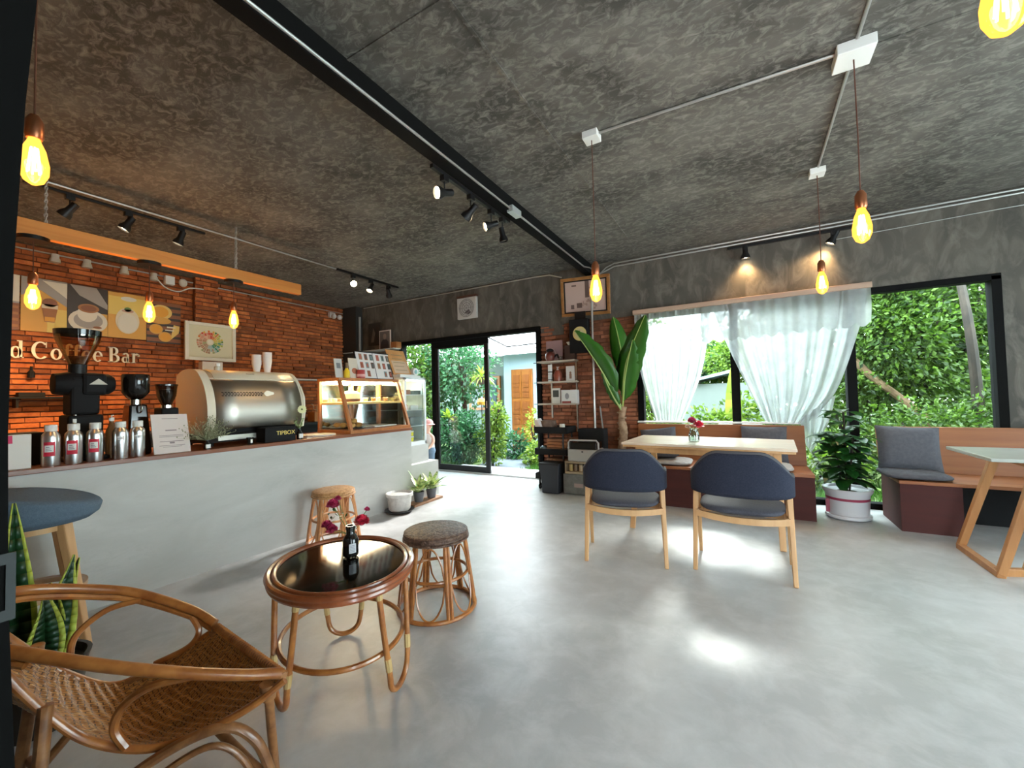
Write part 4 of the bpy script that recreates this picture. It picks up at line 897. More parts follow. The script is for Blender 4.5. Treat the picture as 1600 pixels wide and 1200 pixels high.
B().lathe([(0, 0), (.05, 0), (.035, .10), (.02, .13), (0, .135)], (0, 0, 0), 18).build('kettle_body', flat('kettle_tan', (.45, .33, .2), .3), t, smooth=True)
B().tube(spline([(0, -.04, .03), (0, -.10, .05), (0, -.10, .11), (0, -.14, .14)], 5), .006, 6).build('spout', bpy.data.materials['kettle_tan'], t, smooth=True)
for i, (y, c) in enumerate(((3.4, (.3, .1, .05)), (3.6, (.2, .2, .2)), (3.9, (.35, .3, .2)), (5.0, (.25, .08, .03)))):
    tag(B().lathe([(0, 0), (.05, 0), (.05, .12), (.03, .15), (0, .15)], (LX+.35, y, .92), 16).build('canister', flat('canister_%d' % i, c, .4), smooth=True), ['reddish canister', 'grey canister', 'tan canister', 'dark orange canister'][i]+' on the back counter behind the bar', 'canister')
# ---------------------------------------------------------------- back wall objects
t = thing('framed_photograph', 'gold-framed brownish group photograph tilted forward above the clock', 'picture', (-1.915, WY-.10, 2.70))
Q = Matrix.Rotation(math.radians(2.5), 4, 'Y') @ Matrix.Rotation(math.radians(9), 4, 'X')
W2, H2 = .365, .275
b = B()
for q in ((-W2, W2, -H2, -H2+.045), (-W2, W2, H2-.045, H2), (-W2, -W2+.045, -H2+.045, H2-.045), (W2-.045, W2, -H2+.045, H2-.045)): b.box(q[0], q[1], -.025, .01, q[2], q[3])
b.move(Q).build('frame', M('frame_gold', (.20, .08, .02), (.32, .15, .045), scale=8, rough=.35), t, bevel=.006)
b = B()
for q in ((-W2+.045, W2-.045, -H2+.045, -H2+.062), (-W2+.045, W2-.045, H2-.062, H2-.045), (-W2+.045, -W2+.062, -H2+.06, H2-.06), (W2-.062, W2-.045, -H2+.06, H2-.06)): b.box(q[0], q[1], -.018, .0, q[2], q[3])
b.move(Q).build('inner_trim', BLACKM, t)
b = B().box(-W2+.062, W2-.062, -.006, .0, -H2+.062, H2-.062)
b.mat(1)
for x, z, w, h in ((-.22, -.17, .05, .06), (-.13, -.16, .08, .07), (-.20, .15, .07, .02), (.0, -.02, .06, .24), (.08, -.08, .04, .16), (.14, -.1, .03, .1)): b.box(x, x+w, -.0075, -.006, z, z+h)
b.mat(2)
for k in range(26): x, z = rnd(-.06, .27), rnd(-.19, .12); b.box(x, x+rnd(.01, .04), -.0072, -.006, z, z+rnd(.01, .05))
b.move(Q).build('photo_print', [flat('sepia_pink', (.42, .30, .26)), flat('sepia_dark', (.10, .06, .05)), flat('sepia_mid', (.28, .18, .15))], t)
t = thing('ventilation_fan', 'small white square fan high on the wall above the garden door', 'fan', (-4.04, WY-.03, 2.82))
b = B().box(-.20, .20, -.02, .03, -.19, .17); b.build('housing', flat('fan_white', (.50, .48, .45), .5), t, bevel=.006)
b = B()
for r in (.05, .09, .125, .15): b.tube([(r*math.cos(a), -.03, r*math.sin(a)-.01) for a in [2*PI*k/28 for k in range(28)]], .005, 5, closed=True)
for k in range(8): a = PI*k/4; b.tube([(0, -.028, -.01), (.15*math.cos(a), -.028, .15*math.sin(a)-.01)], .003, 4)
b.build('grille', flat('grille_grey', (.22, .2, .19), .5), t)
B().prism([(-.05, -.10), (.04, -.12), (.09, -.09), (.05, -.04), (0, -.06)], .004, lambda u, v, w: (u, -.026-w, v)).build('fan_blade', flat('blade_dark', (.08, .06, .06)), t)
B().box(-.20, .21, -.03, .03, .175, .205).build('top_flap', flat('flap_dark', (.08, .03, .02)), t)
t = thing('wall_speaker', 'black box on the brick pier under the tilted framed picture', 'speaker', (-1.97, WY-.14, 2.12))
B().box(-.16, .12, -.08, .03, -.24, .24).build('speaker_body', BLACKM, t, bevel=.01)
B().box(-.10, .06, .0, .02, .24, .36).build('bracket', BLACK, t)
t = thing('wall_clock', 'round pale yellow wall clock on the black box behind the leaf tip', 'clock', (-1.96, WY-.24, 2.145))
Q = Matrix.Rotation(PI/2, 4, 'X')
B().lathe([(0, 0), (.095, 0), (.10, .015), (.088, .022), (0, .02)], (0, 0, 0), 36).move(Q).build('clock_rim', flat('clock_cream', (.62, .52, .22), .4), t, smooth=True)
B().cyl((0, 0), .07, .021, .023, 30).move(Q).build('clock_face', flat('clock_face', (.55, .48, .26)), t)
B().bar((0, -.026, 0), (-.03, -.026, .02), .006, .002).bar((0, -.026, 0), (.01, -.026, .05), .005, .002).build('clock_hands', BLACKM, t)
tag(B().ell((-1.52, WY-.06, 2.30), .03, .03, .035).build('red_wall_lamp', flat('lamp_red', (.45, .05, .03), .3), smooth=True), 'tiny red round fitting on the brick wall right of the pipe', 'fitting')
# shelf unit
SHM = wood('weathered_shelf_wood', (.40, .34, .27), (.52, .45, .37), 0)
t = thing('wall_shelf_unit', 'three-board wall shelf between the garden door and the brick pier', 'shelf', (-2.35, WY-.13, 1.2), world=True)
for z in (1.79, 1.49, 1.17): B().box(-2.63, -2.04, WY-.27, WY-.01, z-.022, z).build('shelf_board', SHM, t, bevel=.002)
for x in (-2.52, -2.12): B().box(x, x+.02, WY-.03, WY-.005, .75 if x > -2.3 else .95, 1.82).build('wall_rail', CONDUIT, t)
for z in (1.79, 1.49, 1.17): B().tube([(-2.74, WY-.16, z-.012), (-2.63, WY-.16, z-.012)], .006, 6).build('rod_end', BLACK, t)
sy = WY-.15
t = thing('art_canvas', 'pinkish square canvas standing on the top wall shelf', 'picture', (-2.42, sy+.06, 1.79))
B().box(-.13, .13, -.01, .01, 0, .31).build('canvas', flat('canvas_pink', (.36, .22, .22)), t)
b = B(); b.tube(spline([(-.10, -.012, .02), (-.08, -.012, .15), (-.02, -.012, .19), (.04, -.012, .10), (.10, -.012, .02)], 5), .008, 5); b.build('painted_shape', flat('canvas_shape', (.5, .35, .32)), t)
t = thing('teapot', 'dark red-brown teapot in front of the pinkish canvas', 'teapot', (-2.44, sy-.06, 1.79))
B().lathe([(0, 0), (.05, 0), (.075, .05), (.07, .10), (.03, .14), (0, .15)], (0, 0, 0), 20).build('pot_body', flat('teapot_red', (.14, .03, .02), .3), t, smooth=True)
B().ell((0, 0, .155), .055, .05, .03).build('lid', BLACKM, t, smooth=True)
B().tube(spline([(.06, 0, .05), (.11, 0, .09), (.13, 0, .04)], 5), .012, 6).build('spout', BLACKM, t, smooth=True)
t = thing('glass_cup', 'small glass cup on the top wall shelf right of the teapot', 'cup', (-2.28, sy-.06, 1.79))
B().lathe([(0, 0), (.025, 0), (.035, .06), (.032, .06), (.022, .006)], (0, 0, 0), 16).build('cup_body', bpy.data.materials['clear_cup'], t, smooth=True)
tag(B().box(-2.22, -2.06, sy-.05, sy+.08, 1.79, 2.0).build('storage_box', flat('box_dark_brown', (.045, .02, .015)), bevel=.004), 'dark brown box at the right end of the top wall shelf', 'box')
t = thing('cream_bowl', 'small cream bowl on the dark brown box on the top wall shelf', 'bowl', (-2.14, sy, 2.0))
B().lathe([(0, 0), (.03, 0), (.06, .05), (.055, .05), (.025, .008)], (0, 0, 0), 20).build('bowl_body', flat('bowl_cream', (.48, .42, .32), .4), t, smooth=True)
for i, (z, h, c) in enumerate(((1.49, .10, (.55, .55, .53)), (1.595, .14, (.58, .57, .55)))):
    t = thing('white_tin', ['short white tin on the middle wall shelf, under the taller one', 'taller white tin stacked on the short one on the middle wall shelf'][i], 'tin', (-2.45, sy-.05, z))
    B().cyl((0, 0), .032, 0, h, 18).build('tin_body', flat('tin_white_%d' % i, c), t, smooth=True)
    B().cyl((0, 0), .033, h*.2, h*.3, 18).build('dark_band', BLACKM, t, smooth=True)
t = thing('red_jar', 'reddish brown jar with pale stopper on the middle wall shelf', 'jar', (-2.33, sy-.05, 1.49))
B().lathe([(0, 0), (.055, 0), (.06, .10), (.04, .15), (.03, .16), (0, .16)], (0, 0, 0), 20).build('jar_body', flat('jar_red', (.22, .05, .03), .3), t, smooth=True)
B().lathe([(0, .16), (.02, .16), (.012, .19), (.025, .21), (0, .22)], (0, 0, 0), 14).build('stopper', flat('stopper_grey', (.4, .36, .33)), t, smooth=True)
t = thing('small_picture', 'white card with a small brown figure at the right of the middle wall shelf', 'picture', (-2.13, sy-.06, 1.49))
B().box(-.065, .065, -.006, .006, 0, .21).build('card', flat('card_white', (.55, .53, .5)), t, bevel=.002)
B().box(-.015, .02, -.0075, -.006, .03, .10).prism(disc(.002, .115, .016, .018, 12), .0015, lambda u, v, w: (u, -.0075+w, v)).build('print', flat('figure_brown', (.22, .12, .08)), t)
t = thing('framed_picture', 'white frame with a dark square picture on the lowest wall shelf', 'picture', (-2.36, sy-.06, 1.17))
B().box(-.065, .065, -.01, .01, 0, .22).build('frame', flat('frame_white2', (.60, .58, .54)), t, bevel=.003)
B().box(-.045, .045, -.012, -.01, .09, .19).build('picture_print', flat('pic_dark', (.05, .05, .045)), t)
t = thing('white_carton', 'white carton with a grey oval print on the lowest wall shelf', 'box', (-2.15, sy-.04, 1.17))
B().box(-.12, .12, -.05, .05, 0, .19).build('carton_body', flat('carton_white', (.58, .57, .55)), t, bevel=.003)
B().prism(disc(-.03, .10, .03, .045, 16), .002, lambda u, v, w: (u, -.052+w, v)).build('print', flat('carton_grey', (.25, .25, .26)), t)
tag(B().box(-2.24, -2.12, sy-.13, sy-.10, 1.17, 1.20).build('red_packet', flat('packet_red', (.25, .05, .04))), 'flat dark red packet lying in front of the white carton on the lowest shelf', 'packet')
# trolley
t = thing('utility_trolley', 'black three-tier trolley on castors beside the garden door', 'trolley', (-2.30, 5.26, 0), world=True)
tx0, tx1, ty0, ty1 = -2.54, -2.06, 5.09, 5.45
for z, h in ((.765, .09), (.475, .085), (.14, .08)):
    b = B().box(tx0, tx1, ty0, ty1, z, z+.01)
    b.box(tx0, tx1, ty0, ty0+.01, z, z+h).box(tx0, tx1, ty1-.01, ty1, z, z+h).box(tx0, tx0+.01, ty0, ty1, z, z+h).box(tx1-.01, tx1, ty0, ty1, z, z+h)
    b.build('tray', BLACKM, t, bevel=.003)
for x in (tx0+.06, tx1-.06):
    for y in (ty0+.02, ty1-.02):
        p = B().tube([(x, y, .08), (x, y, .80)], .013, 8).build('post', BLACK, t, smooth=True)
        sub('castor', B().tube(arc((x, y+.012, .04), .03, 0, 2*PI*.95, 14, 'yz'), .014, 6).bar((x, y, .05), (x, y, .10), .02, .01), BLACK, p, smooth=True)
tag(B().lathe([(0, 0), (.10, 0), (.12, .05), (.10, .15), (.105, .16), (0, .12)], (-2.40, 5.24, .775), 14, 1.2, .9).build('cloth_bag', M('cloth_dark_brown', (.12, .07, .05), (.2, .13, .10), scale=15, rough=.95), smooth=True), 'dark crumpled cloth bag on top of the black trolley', 'bag')
pb = B().hexa([(-2.53, 5.12, .775), (-2.40, 5.10, .775), (-2.39, 5.22, .775), (-2.52, 5.24, .775), (-2.56, 5.12, .95), (-2.50, 5.11, .96), (-2.49, 5.22, .97), (-2.55, 5.24, .96)])
tag(pb.build('paper_bag', flat('paper_white_pink', (.62, .55, .53)), bevel=.01), 'white paper bag leaning at the left edge of the trolley top', 'bag')
t = thing('white_mug', 'small pale mug at the right end of the trolley top', 'mug', (-2.15, 5.16, .775))
B().lathe([(0, 0), (.045, 0), (.035, .12), (.03, .12), (0, .02)], (0, 0, 0), 18).build('mug_body', flat('mug_pale', (.62, .58, .52), .4), t, smooth=True)
tag(B().ell((-2.44, 5.16, .535), .05, .04, .055).build('blue_ball', M('blue_plastic', (.05, .18, .35), (.3, .45, .5), scale=14, rough=.3), smooth=True), 'small blue and pale round object on the middle tray of the trolley', 'container')
bb = B()
for i in range(5): bb.box(-2.38, -2.08, 5.15, 5.40, .487+i*.042, .52+i*.042)
tag(bb.build('wooden_crate', M('crate_reddish', (.22, .08, .03), (.33, .13, .05), scale=8, rough=.7, island=.2)), 'reddish slatted crate on the middle tray of the trolley', 'crate')
wb_ = B()
for i in range(16): wb_.box(-2.38+i*.019, -2.366+i*.019, 5.14, 5.40, .15, .42)
tag(wb_.build('wicker_basket', M('basket_brown', (.20, .09, .05), (.3, .14, .08), scale=20, rough=.7, island=.3)), 'brown wicker basket on the lowest tray of the trolley behind the black bin', 'basket')
t = thing('waste_bin', 'black plastic waste bin on the floor in front of the trolley', 'bin', (-2.235, 4.99, 0))
h = B().hexa([(-.115, -.09, 0), (.115, -.09, 0), (.115, .09, 0), (-.115, .09, 0), (-.14, -.11, .385), (.14, -.11, .385), (.14, .11, .385), (-.14, .11, .385)])
h.build('bin_body', flat('bin_dark', (.015, .018, .025), .45), t, bevel=.012)
B().box(-.145, .145, -.115, .115, .375, .40).build('bin_rim', BLACK, t, bevel=.005)
t = thing('portable_cooker', 'pale grey box appliance with a rounded carrying handle, topmost of the stack beside the bin', 'appliance', (-1.80, 5.10, .43))
B().box(-.20, .20, -.14, .14, 0, .155).build('appliance_body', flat('appliance_white', (.34, .335, .32), .4), t, bevel=.012)
B().box(-.18, .18, -.12, .12, .155, .25).build('dark_window', BLACKG, t, bevel=.01)
B().tube([(-.20, -.10, .10), (-.20, -.10, .24), (-.175, -.10, .27), (.175, -.10, .27), (.20, -.10, .24), (.20, -.10, .10)], .012, 8).build('carrying_handle', flat('handle_grey', (.35, .34, .33), .4), t, smooth=True)
B().box(-.01, .012, -.146, -.139, .12, .135).build('knob', BLACKM, t)
t = thing('open_crate', 'pale wooden crate of small jars in the middle of the stack beside the bin', 'crate', (-1.80, 5.10, .27))
cwm = wood('crate_wood', (.25, .19, .12), (.34, .27, .18), 0)
B().box(-.24, .20, -.15, .13, .0, .03).box(-.24, .20, -.15, .13, .135, .16).box(-.24, -.22, -.15, .13, .03, .135).box(.18, .20, -.15, .13, .03, .135).build('crate_frame', cwm, t, bevel=.003)
b = B()
for i in range(6): b.mat(i % 3).cyl((-.18+i*.068, -.08), .026, .03, .115, 14)
b.build('jar_row', [flat('jar_gold', (.5, .36, .12), .3), flat('jar_dark', (.12, .07, .03), .3), flat('jar_tan', (.42, .32, .2), .3)], t)
t = thing('steel_appliance', 'grey metal microwave-like box at the bottom of the stack beside the bin', 'appliance', (-1.80, 5.12, 0))
B().box(-.27, .20, -.16, .16, .01, .265).build('appliance_body', M('dull_steel', (.11, .11, .10), (.15, .15, .14), scale=20, rough=.5, metal=.3), t, bevel=.006)
B().box(.03, .12, -.165, -.158, .15, .235).build('control_panel', BLACKG, t)
B().box(-.12, .0, -.163, -.158, .10, .15).build('printed_panel', flat('print_pinkgrey', (.30, .22, .2)), t)
B().tube(arc((.08, -.165, .07), .025, 0, 2*PI, 16, 'xz'), .006, 6).build('dial', BLACK, t)
tag(B().box(-1.98, -1.62, 5.3, 5.5, .02, .82).build('tall_black_case', BLACKM, bevel=.01), 'tall black case standing against the wall behind the pale box appliance', 'case')
pipe('broom_handle', [(-1.72, 5.5, 1.12), (-1.58, 5.42, .05)], 'thin grey broom handle leaning right of the vertical pipe', r=.010, cat='broom handle', mat=bpy.data.materials['grey_pipe'])
# ---------------------------------------------------------------- benches
def bench(x0, x1, name_label, front, yb=5.45, fx1=None):
    t = thing('wooden_bench', name_label, 'bench', ((x0+x1)/2, 5.2, 0), world=True)
    B().box(x0, x1, 4.88, 5.50, .425, .455).build('seat', BENCHW, t, bevel=.004)
    b = B().hexa([(x0, 5.44, .455), (x1, 5.44, .455), (x1, 5.48, .455), (x0, 5.48, .455), (x0, 5.55, .885), (x1, 5.55, .885), (x1, 5.585, .885), (x0, 5.585, .885)])
    b.build('backrest', BENCHW, t, bevel=.003)
    fx1 = fx1 or x1
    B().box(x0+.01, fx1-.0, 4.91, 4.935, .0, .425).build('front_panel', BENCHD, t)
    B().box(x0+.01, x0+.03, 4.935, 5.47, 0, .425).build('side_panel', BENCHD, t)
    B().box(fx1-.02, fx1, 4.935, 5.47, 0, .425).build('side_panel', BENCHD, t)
    if fx1 != x1: B().box(fx1, x1, 5.42, 5.44, 0, .425).build('rear_panel', BLACKM, t)  # black sheet painting the shade in the open space under the seat
    return t
bench(-1.22, .585, 'reddish-brown wooden bench under the curtained window', True)
bench(1.19, 4.2, 'reddish-brown wooden bench at the right under the open window', True, fx1=1.60)
def pillow(w, h, d, n=14, puff=1.0, pinch=.06):
    b = B(); 
    def f(sgn):
        def fn(u, v):
            x, z = (u-.5), (v-.5); e = max(0, (1-(2*abs(x))**3.2))*max(0, (1-(2*abs(z))**3.2))
            k = 1-pinch*((2*abs(x))**2+(2*abs(z))**2)*.5+pinch*1.3*(4*abs(x*z))**2
            return (x*w*k, sgn*d/2*(e**.5)*puff, z*h*k)
        return fn
    b.grid(f(1), n, n, False); m = B().grid(f(-1), n, n, False); m.f = [tuple(reversed(q)) for q in m.f]
    b.add(m.v, m.f); return b
def pillow_at(loc, w, h, d, rx, rz, ry, label, mt=CUSH, cat='pillow', group=None, nm='throw_pillow'):
    o = pillow(w, h, d).build(nm, mt, smooth=True, angle=180); o.location = loc; o.rotation_euler = Euler((rx, ry, rz)); return tag(o, label, cat, group)
pillow_at((-.93, 5.36, .665), .42, .36, .13, -.28, .06, -.12, 'grey throw pillow at the left end of the curtained-window bench')
pillow_at((.19, 5.36, .685), .44, .40, .13, -.25, 0, 0, 'grey throw pillow at the right of the bench behind the table')
pillow_at((1.37, 5.30, .70), .46, .42, .14, -.30, 0, .04, 'large grey throw pillow on the right-hand bench beside the potted fig')
def pad(loc, w, d, h, rz, label, mt):
    b = B()
    def fn(u, v):
        a = 2*PI*v; ca, sa = math.cos(a), math.sin(a); rr = 1-.16*abs(math.sin(2*a))**3*0
        k = (abs(ca)**.35)*(1 if ca > 0 else -1); q = (abs(sa)**.35)*(1 if sa > 0 else -1)
        s_ = math.sin(PI*u)**.45 if 0 < u < 1 else 0
        z = -math.cos(PI*u)*h/2
        tuft = 1-.25*abs(math.sin(7*PI*(.5+.5*k*s_)))*0
        zz = z + (.006*math.cos(9*PI*k*s_)*math.cos(7*PI*q*s_) if u > .5 else 0)
        return (k*s_*w/2, q*s_*d/2, zz+h/2)
    b.grid(fn, 18, 48, False)
    o = b.build('seat_pad', mt, smooth=True, angle=180); o.location = loc; o.rotation_euler = (0, 0, rz); return tag(o, label, 'cushion', 'grey tufted seat pads')
pad((-.74, 5.12, .455), .42, .42, .055, .03, 'pale grey tufted seat pad on the bench behind the left chair', CUSHL)
pad((.22, 5.12, .455), .42, .42, .055, 0, 'grey tufted seat pad on the bench behind the right chair', CUSHL)
pad((1.34, 5.10, .455), .46, .44, .06, 0, 'grey tufted seat pad on the right-hand bench under the large pillow', CUSH)
pillow_at((-.86, 5.14, .555), .34, .30, .10, 1.35, .1, 0, 'grey cushion lying on the pale seat pad behind the left chair')
# ---------------------------------------------------------------- tables
def leg_bar(a, b, w, d, w2, d2): return B().bar(a, b, w, d, w2, d2)
t = thing('dining_table', 'long pale-topped table with splayed light wood legs behind the two chairs', 'table', (-.327, 4.455, 0), math.radians(-3.5))
b = B().box(-.725, .725, -.40, .40, .777, .80); b.build('tabletop', TABTOP, t, bevel=.005)
B().box(-.715, .715, -.39, .39, .755, .777).build('top_edge', OAK, t, bevel=.004)
B().box(-.60, .60, -.30, -.275, .695, .755).box(-.60, .60, .275, .30, .695, .755).box(-.60, -.575, -.275, .275, .695, .755).box(.575, .60, -.275, .275, .695, .755).build('apron', OAK, t, bevel=.003)
for sx in (-1, 1):
    for sy_ in (-1, 1):
        leg_bar((sx*.60, sy_*.52, 0), (sx*.585, sy_*.27, .755), .045, .03, .06, .05).build('leg', OAK, t, bevel=.004)
t = thing('square_table', 'grey-topped table with brown sled legs at the right edge of the photo', 'table', (2.17, 4.27, 0))
B().box(-.75, .75, -.345, .345, .775, .80).build('tabletop', M('grey_laminate_top', (.40, .41, .37), (.46, .47, .43), scale=6, rough=.3), t, bevel=.004)
for sx in (-1, 1):
    a, c = sx*.715, sx*.50
    for sy_ in (-1, 1): leg_bar((a, sy_*.285, .02), (c, sy_*.26, .775), .045, .045, .05, .05).build('leg', TEAK, t, bevel=.004)
    B().bar((a, -.30, .022), (a, .30, .022), .045, .044, side=(1, 0, 0)).build('foot_rail', TEAK, t, bevel=.004)
    B().bar((a, -.24, .024), (sx*.10, 0, .024), .05, .040, side=(0, 0, 1)).build('cross_rail', TEAK, t, bevel=.004)
    B().bar((c, -.26, .75), (c, .26, .75), .045, .05, side=(1, 0, 0)).build('top_rail', TEAK, t, bevel=.004)
# glass jar vase
def flowerhead(b, c, r, n=26, seed=0):
    rr = random.Random(seed); n = int(n*2.2); r = r*1.15
    for i in range(n):
        a = rr.uniform(0, 2*PI); e = math.asin(rr.uniform(-.25, 1)); d = Vector((math.cos(a)*math.cos(e), math.sin(a)*math.cos(e), math.sin(e)))
        s = Vector((0, 0, 1)).cross(d); s = s.normalized() if s.length > .01 else Vector((1, 0, 0)); u = d.cross(s)
        c0 = Vector(c)+d*r*.35; w = r*.45
        b.add([c0, c0+d*r*.45+s*w, c0+d*r*.8+u*w*.3, c0+d*r*.45-s*w], [(0, 1, 2, 3)])
def stemmed(name, base, head, r, mats, label, grp=None, seed=0, bend=.02):
    t = thing(name, label, 'flower', base, 0, grp, world=True)
    b = B(); flowerhead(b, head, r, 34, seed); b.ell(head, r*.6, r*.6, r*.5, 8, 5); b.build('petals', mats, t)
    B().tube(spline([base, (Vector(base)+Vector(head))/2+Vector((bend, 0, 0)), head], 5), .0016, 5).build('stem', flat('flower_stem', (.10, .22, .05)) if 'flower_stem' not in bpy.data.materials else bpy.data.materials['flower_stem'], t)
    return t
RED = leafmat('red_petal', (.55, .01, .05), (.8, .06, .12), tr=.25); PINK = leafmat('pink_petal', (.42, .015, .09), (.75, .08, .22), tr=.25); PALE = leafmat('pale_petal', (.7, .45, .35), (.85, .7, .55), tr=.3)
jx, jy = -.43, 4.38
t = thing('glass_jar_vase', 'clear glass jar of water holding red flowers on the long table', 'vase', (jx, jy, .80))
B().lathe([(0, 0), (.045, 0), (.052, .015), (.05, .07), (.036, .10), (.035, .125), (.032, .125), (.033, .10), (.046, .07), (.048, .012), (0, .008)], (0, 0, 0), 28).build('jar_body', glassmat('jar_glass', (.85, .92, .90), .14), t, smooth=True)
B().lathe([(0, .010), (.046, .014), (.045, .06), (0, .06)], (0, 0, 0), 24).build('water', glassmat('water_in_jar', (.80, .88, .84), .06), t, smooth=True)
stemmed('red_flower', (jx, jy, .82), (jx+.045, jy-.01, .955), .042, RED, 'bright red flower leaning right in the glass jar', seed=1)
stemmed('red_flower', (jx, jy, .82), (jx-.015, jy+.01, .995), .036, PINK, 'crimson flower standing highest in the glass jar', seed=2)
stemmed('pale_flower', (jx, jy, .82), (jx-.055, jy, .94), .022, PALE, 'small pale flower leaning left in the glass jar', seed=3)
b = B()
for i in range(24):
    a = rnd(0, 2*PI); c = Vector((jx+.02*math.cos(a), jy+.02*math.sin(a), rnd(.90, .96))); d = Vector((math.cos(a), math.sin(a), .6))*.03; s = Vector((-d.y, d.x, 0))*.35
    b.add([c, c+d*.5+s, c+d, c+d*.5-s], [(0, 1, 2, 3)])
tag(b.build('flower_foliage', leafmat('sage_leaf', (.2, .3, .12), (.5, .55, .35))), 'pale green leaves between the red flowers in the glass jar', 'foliage')
# ---------------------------------------------------------------- dining chairs
def dining_chair(loc, rz, label, w=.29):
    t = thing('dining_chair', label, 'chair', loc, rz, 'dark grey upholstered dining chairs')
    for s in (-1, 1):
        B().bar((s*w, 0, 0), (s*(w-.012), .12, .685), .028, .034, .036, .048, side=(1, 0, 0)).build('leg', OAK, t, bevel=.005)
        B().bar((s*(w+.005), .42, 0), (s*(w-.018), .15, .60), .026, .032, .034, .04, side=(1, 0, 0)).build('leg', OAK, t, bevel=.005)
        B().bar((s*(w-.012), .105, .675), (s*(w-.014), .185, .70), .034, .034, .026, .026, side=(1, 0, 0)).build('arm_tip', M('ash_arm_tip', (.7, .5, .3), (.78, .58, .38), scale=8, rough=.3) if 'ash_arm_tip' not in bpy.data.materials else bpy.data.materials['ash_arm_tip'], t, bevel=.008)
    b = B()
    NB = 12; pts = []
    for i in range(NB+1):
        u = i/NB*2-1; pts.append((u*(w-.012), .045-.025*(1-u*u), .405-.022*(1-u*u)))
    for p, q in zip(pts, pts[1:]): b.hexa([(p[0], p[1]-.012, p[2]-.022), (q[0], q[1]-.012, q[2]-.022), (q[0], q[1]+.012, q[2]-.022), (p[0], p[1]+.012, p[2]-.022), (p[0], p[1]-.012, p[2]+.022), (q[0], q[1]-.012, q[2]+.022), (q[0], q[1]+.012, q[2]+.022), (p[0], p[1]+.012, p[2]+.022)])
    b.build('rear_rail', OAK, t)
    B().bar((-w+.03, .33, .37), (w-.03, .33, .37), .03, .045, side=(0, 1, 0)).build('front_rail', OAK, t, bevel=.004)
    for s in (-1, 1): B().bar((s*(w-.012), .05, .385), (s*(w-.02), .31, .375), .022, .042, side=(1, 0, 0)).build('side_rail', OAK, t, bevel=.004)
    # seat cushion
    b = B()
    def fn(u, v):
        a = 2*PI*v; ca, sa = math.cos(a), math.sin(a); k = math.copysign(abs(ca)**.5, ca); q = math.copysign(abs(sa)**.5, sa)
        s_ = math.sin(PI*u)**.4 if 0 < u < 1 else 0; z = -math.cos(PI*u)*.034
        yy = q*s_*.225; xx = k*s_*(w-.03)*(1+.02*q)
        return (xx, .20+yy, .45+z+.012*(xx/w)**2)
    b.grid(fn, 16, 44, False); b.build('seat', SEATG, t, smooth=True, angle=180)
    # wrapped back shell
    def path(u):   # u -1..1 around the back
        x = (w+.012)*math.copysign(abs(math.sin(u*PI/2))**.9, u); y = .175-.235*(math.cos(u*PI/2))**.55
        return x, y
    def top(u):
        a = min(1, max(0, (abs(u)-.22)/(.90-.22))); s = a*a*(3-2*a); return .862-.165*s
    def bot(u): a = abs(u); return .560+.015*a**2
    def shell(off):
        def fn(u, v):
            uu = u*2-1; x, y = path(uu); z = bot(uu)+(top(uu)-bot(uu))*v
            cx, cy = x, y-.12; L = math.hypot(cx, cy) or 1
            lean = -.035*(v)*(math.cos(uu*PI/2))**.6
            return (x+off*cx/L, y+off*cy/L+lean, z)
        return fn
    b = B().grid(shell(0), 40, 10, False); b.build('backrest', DENIM, t, smooth=True, solid=.028, angle=180, bevel=0)
    tp = [shell(0)(i/40, 1.0) for i in range(41)]
    B().tube([(p[0], p[1], p[2]+.003) for p in tp], .0145, 8).build('backrest_piping', M('upholstery_piping', (.06, .058, .065), rough=.8) if 'upholstery_piping' not in bpy.data.materials else bpy.data.materials['upholstery_piping'], t, smooth=True)
    return t
dining_chair((-.04, 3.232, 0), math.radians(-1.3), 'dark blue-grey chair with light wood legs, right of the pair at the long table', .30)
dining_chair((-.808, 3.10, 0), math.radians(11.5), 'dark grey chair with light wood legs and sunlit seat, left of the pair')
dining_chair((1.93, 3.745, 0), 0, 'light wood chair leg and frame mostly cut off at the right photo edge')
# ---------------------------------------------------------------- curtains
def curtain_mat():
    m = bpy.data.materials.new('sheer_lace'); m.use_nodes = True; nt = m.node_tree; N = nt.nodes; L = nt.links
    for n in list(N): N.remove(n)
    o = N.new('ShaderNodeOutputMaterial'); tr = N.new('ShaderNodeBsdfTransparent'); tl = N.new('ShaderNodeBsdfTranslucent'); df = N.new('ShaderNodeBsdfDiffuse')
    tl.inputs[0].default_value = (.36, .385, .385, 1); df.inputs[0].default_value = (.7, .72, .72, 1)
    a = N.new('ShaderNodeMixShader'); a.inputs[0].default_value = .30; L.new(tl.outputs[0], a.inputs[1]); L.new(df.outputs[0], a.inputs[2])
    tc = N.new('ShaderNodeTexCoord'); n = N.new('ShaderNodeTexNoise'); n.inputs['Scale'].default_value = 9; n.inputs['Detail'].default_value = 6
    mr = N.new('ShaderNodeMapRange'); mr.inputs['From Min'].default_value = .3; mr.inputs['From Max'].default_value = .7; mr.inputs['To Min'].default_value = .72; mr.inputs['To Max'].default_value = .90
    L.new(tc.outputs['Object'], n.inputs[0]); L.new(n.outputs['Fac'], mr.inputs[0])
    b = N.new('ShaderNodeMixShader'); L.new(mr.outputs[0], b.inputs[0]); L.new(tr.outputs[0], b.inputs[1]); L.new(a.outputs[0], b.inputs[2]); L.new(b.outputs[0], o.inputs[0]); return m
LACE = curtain_mat()
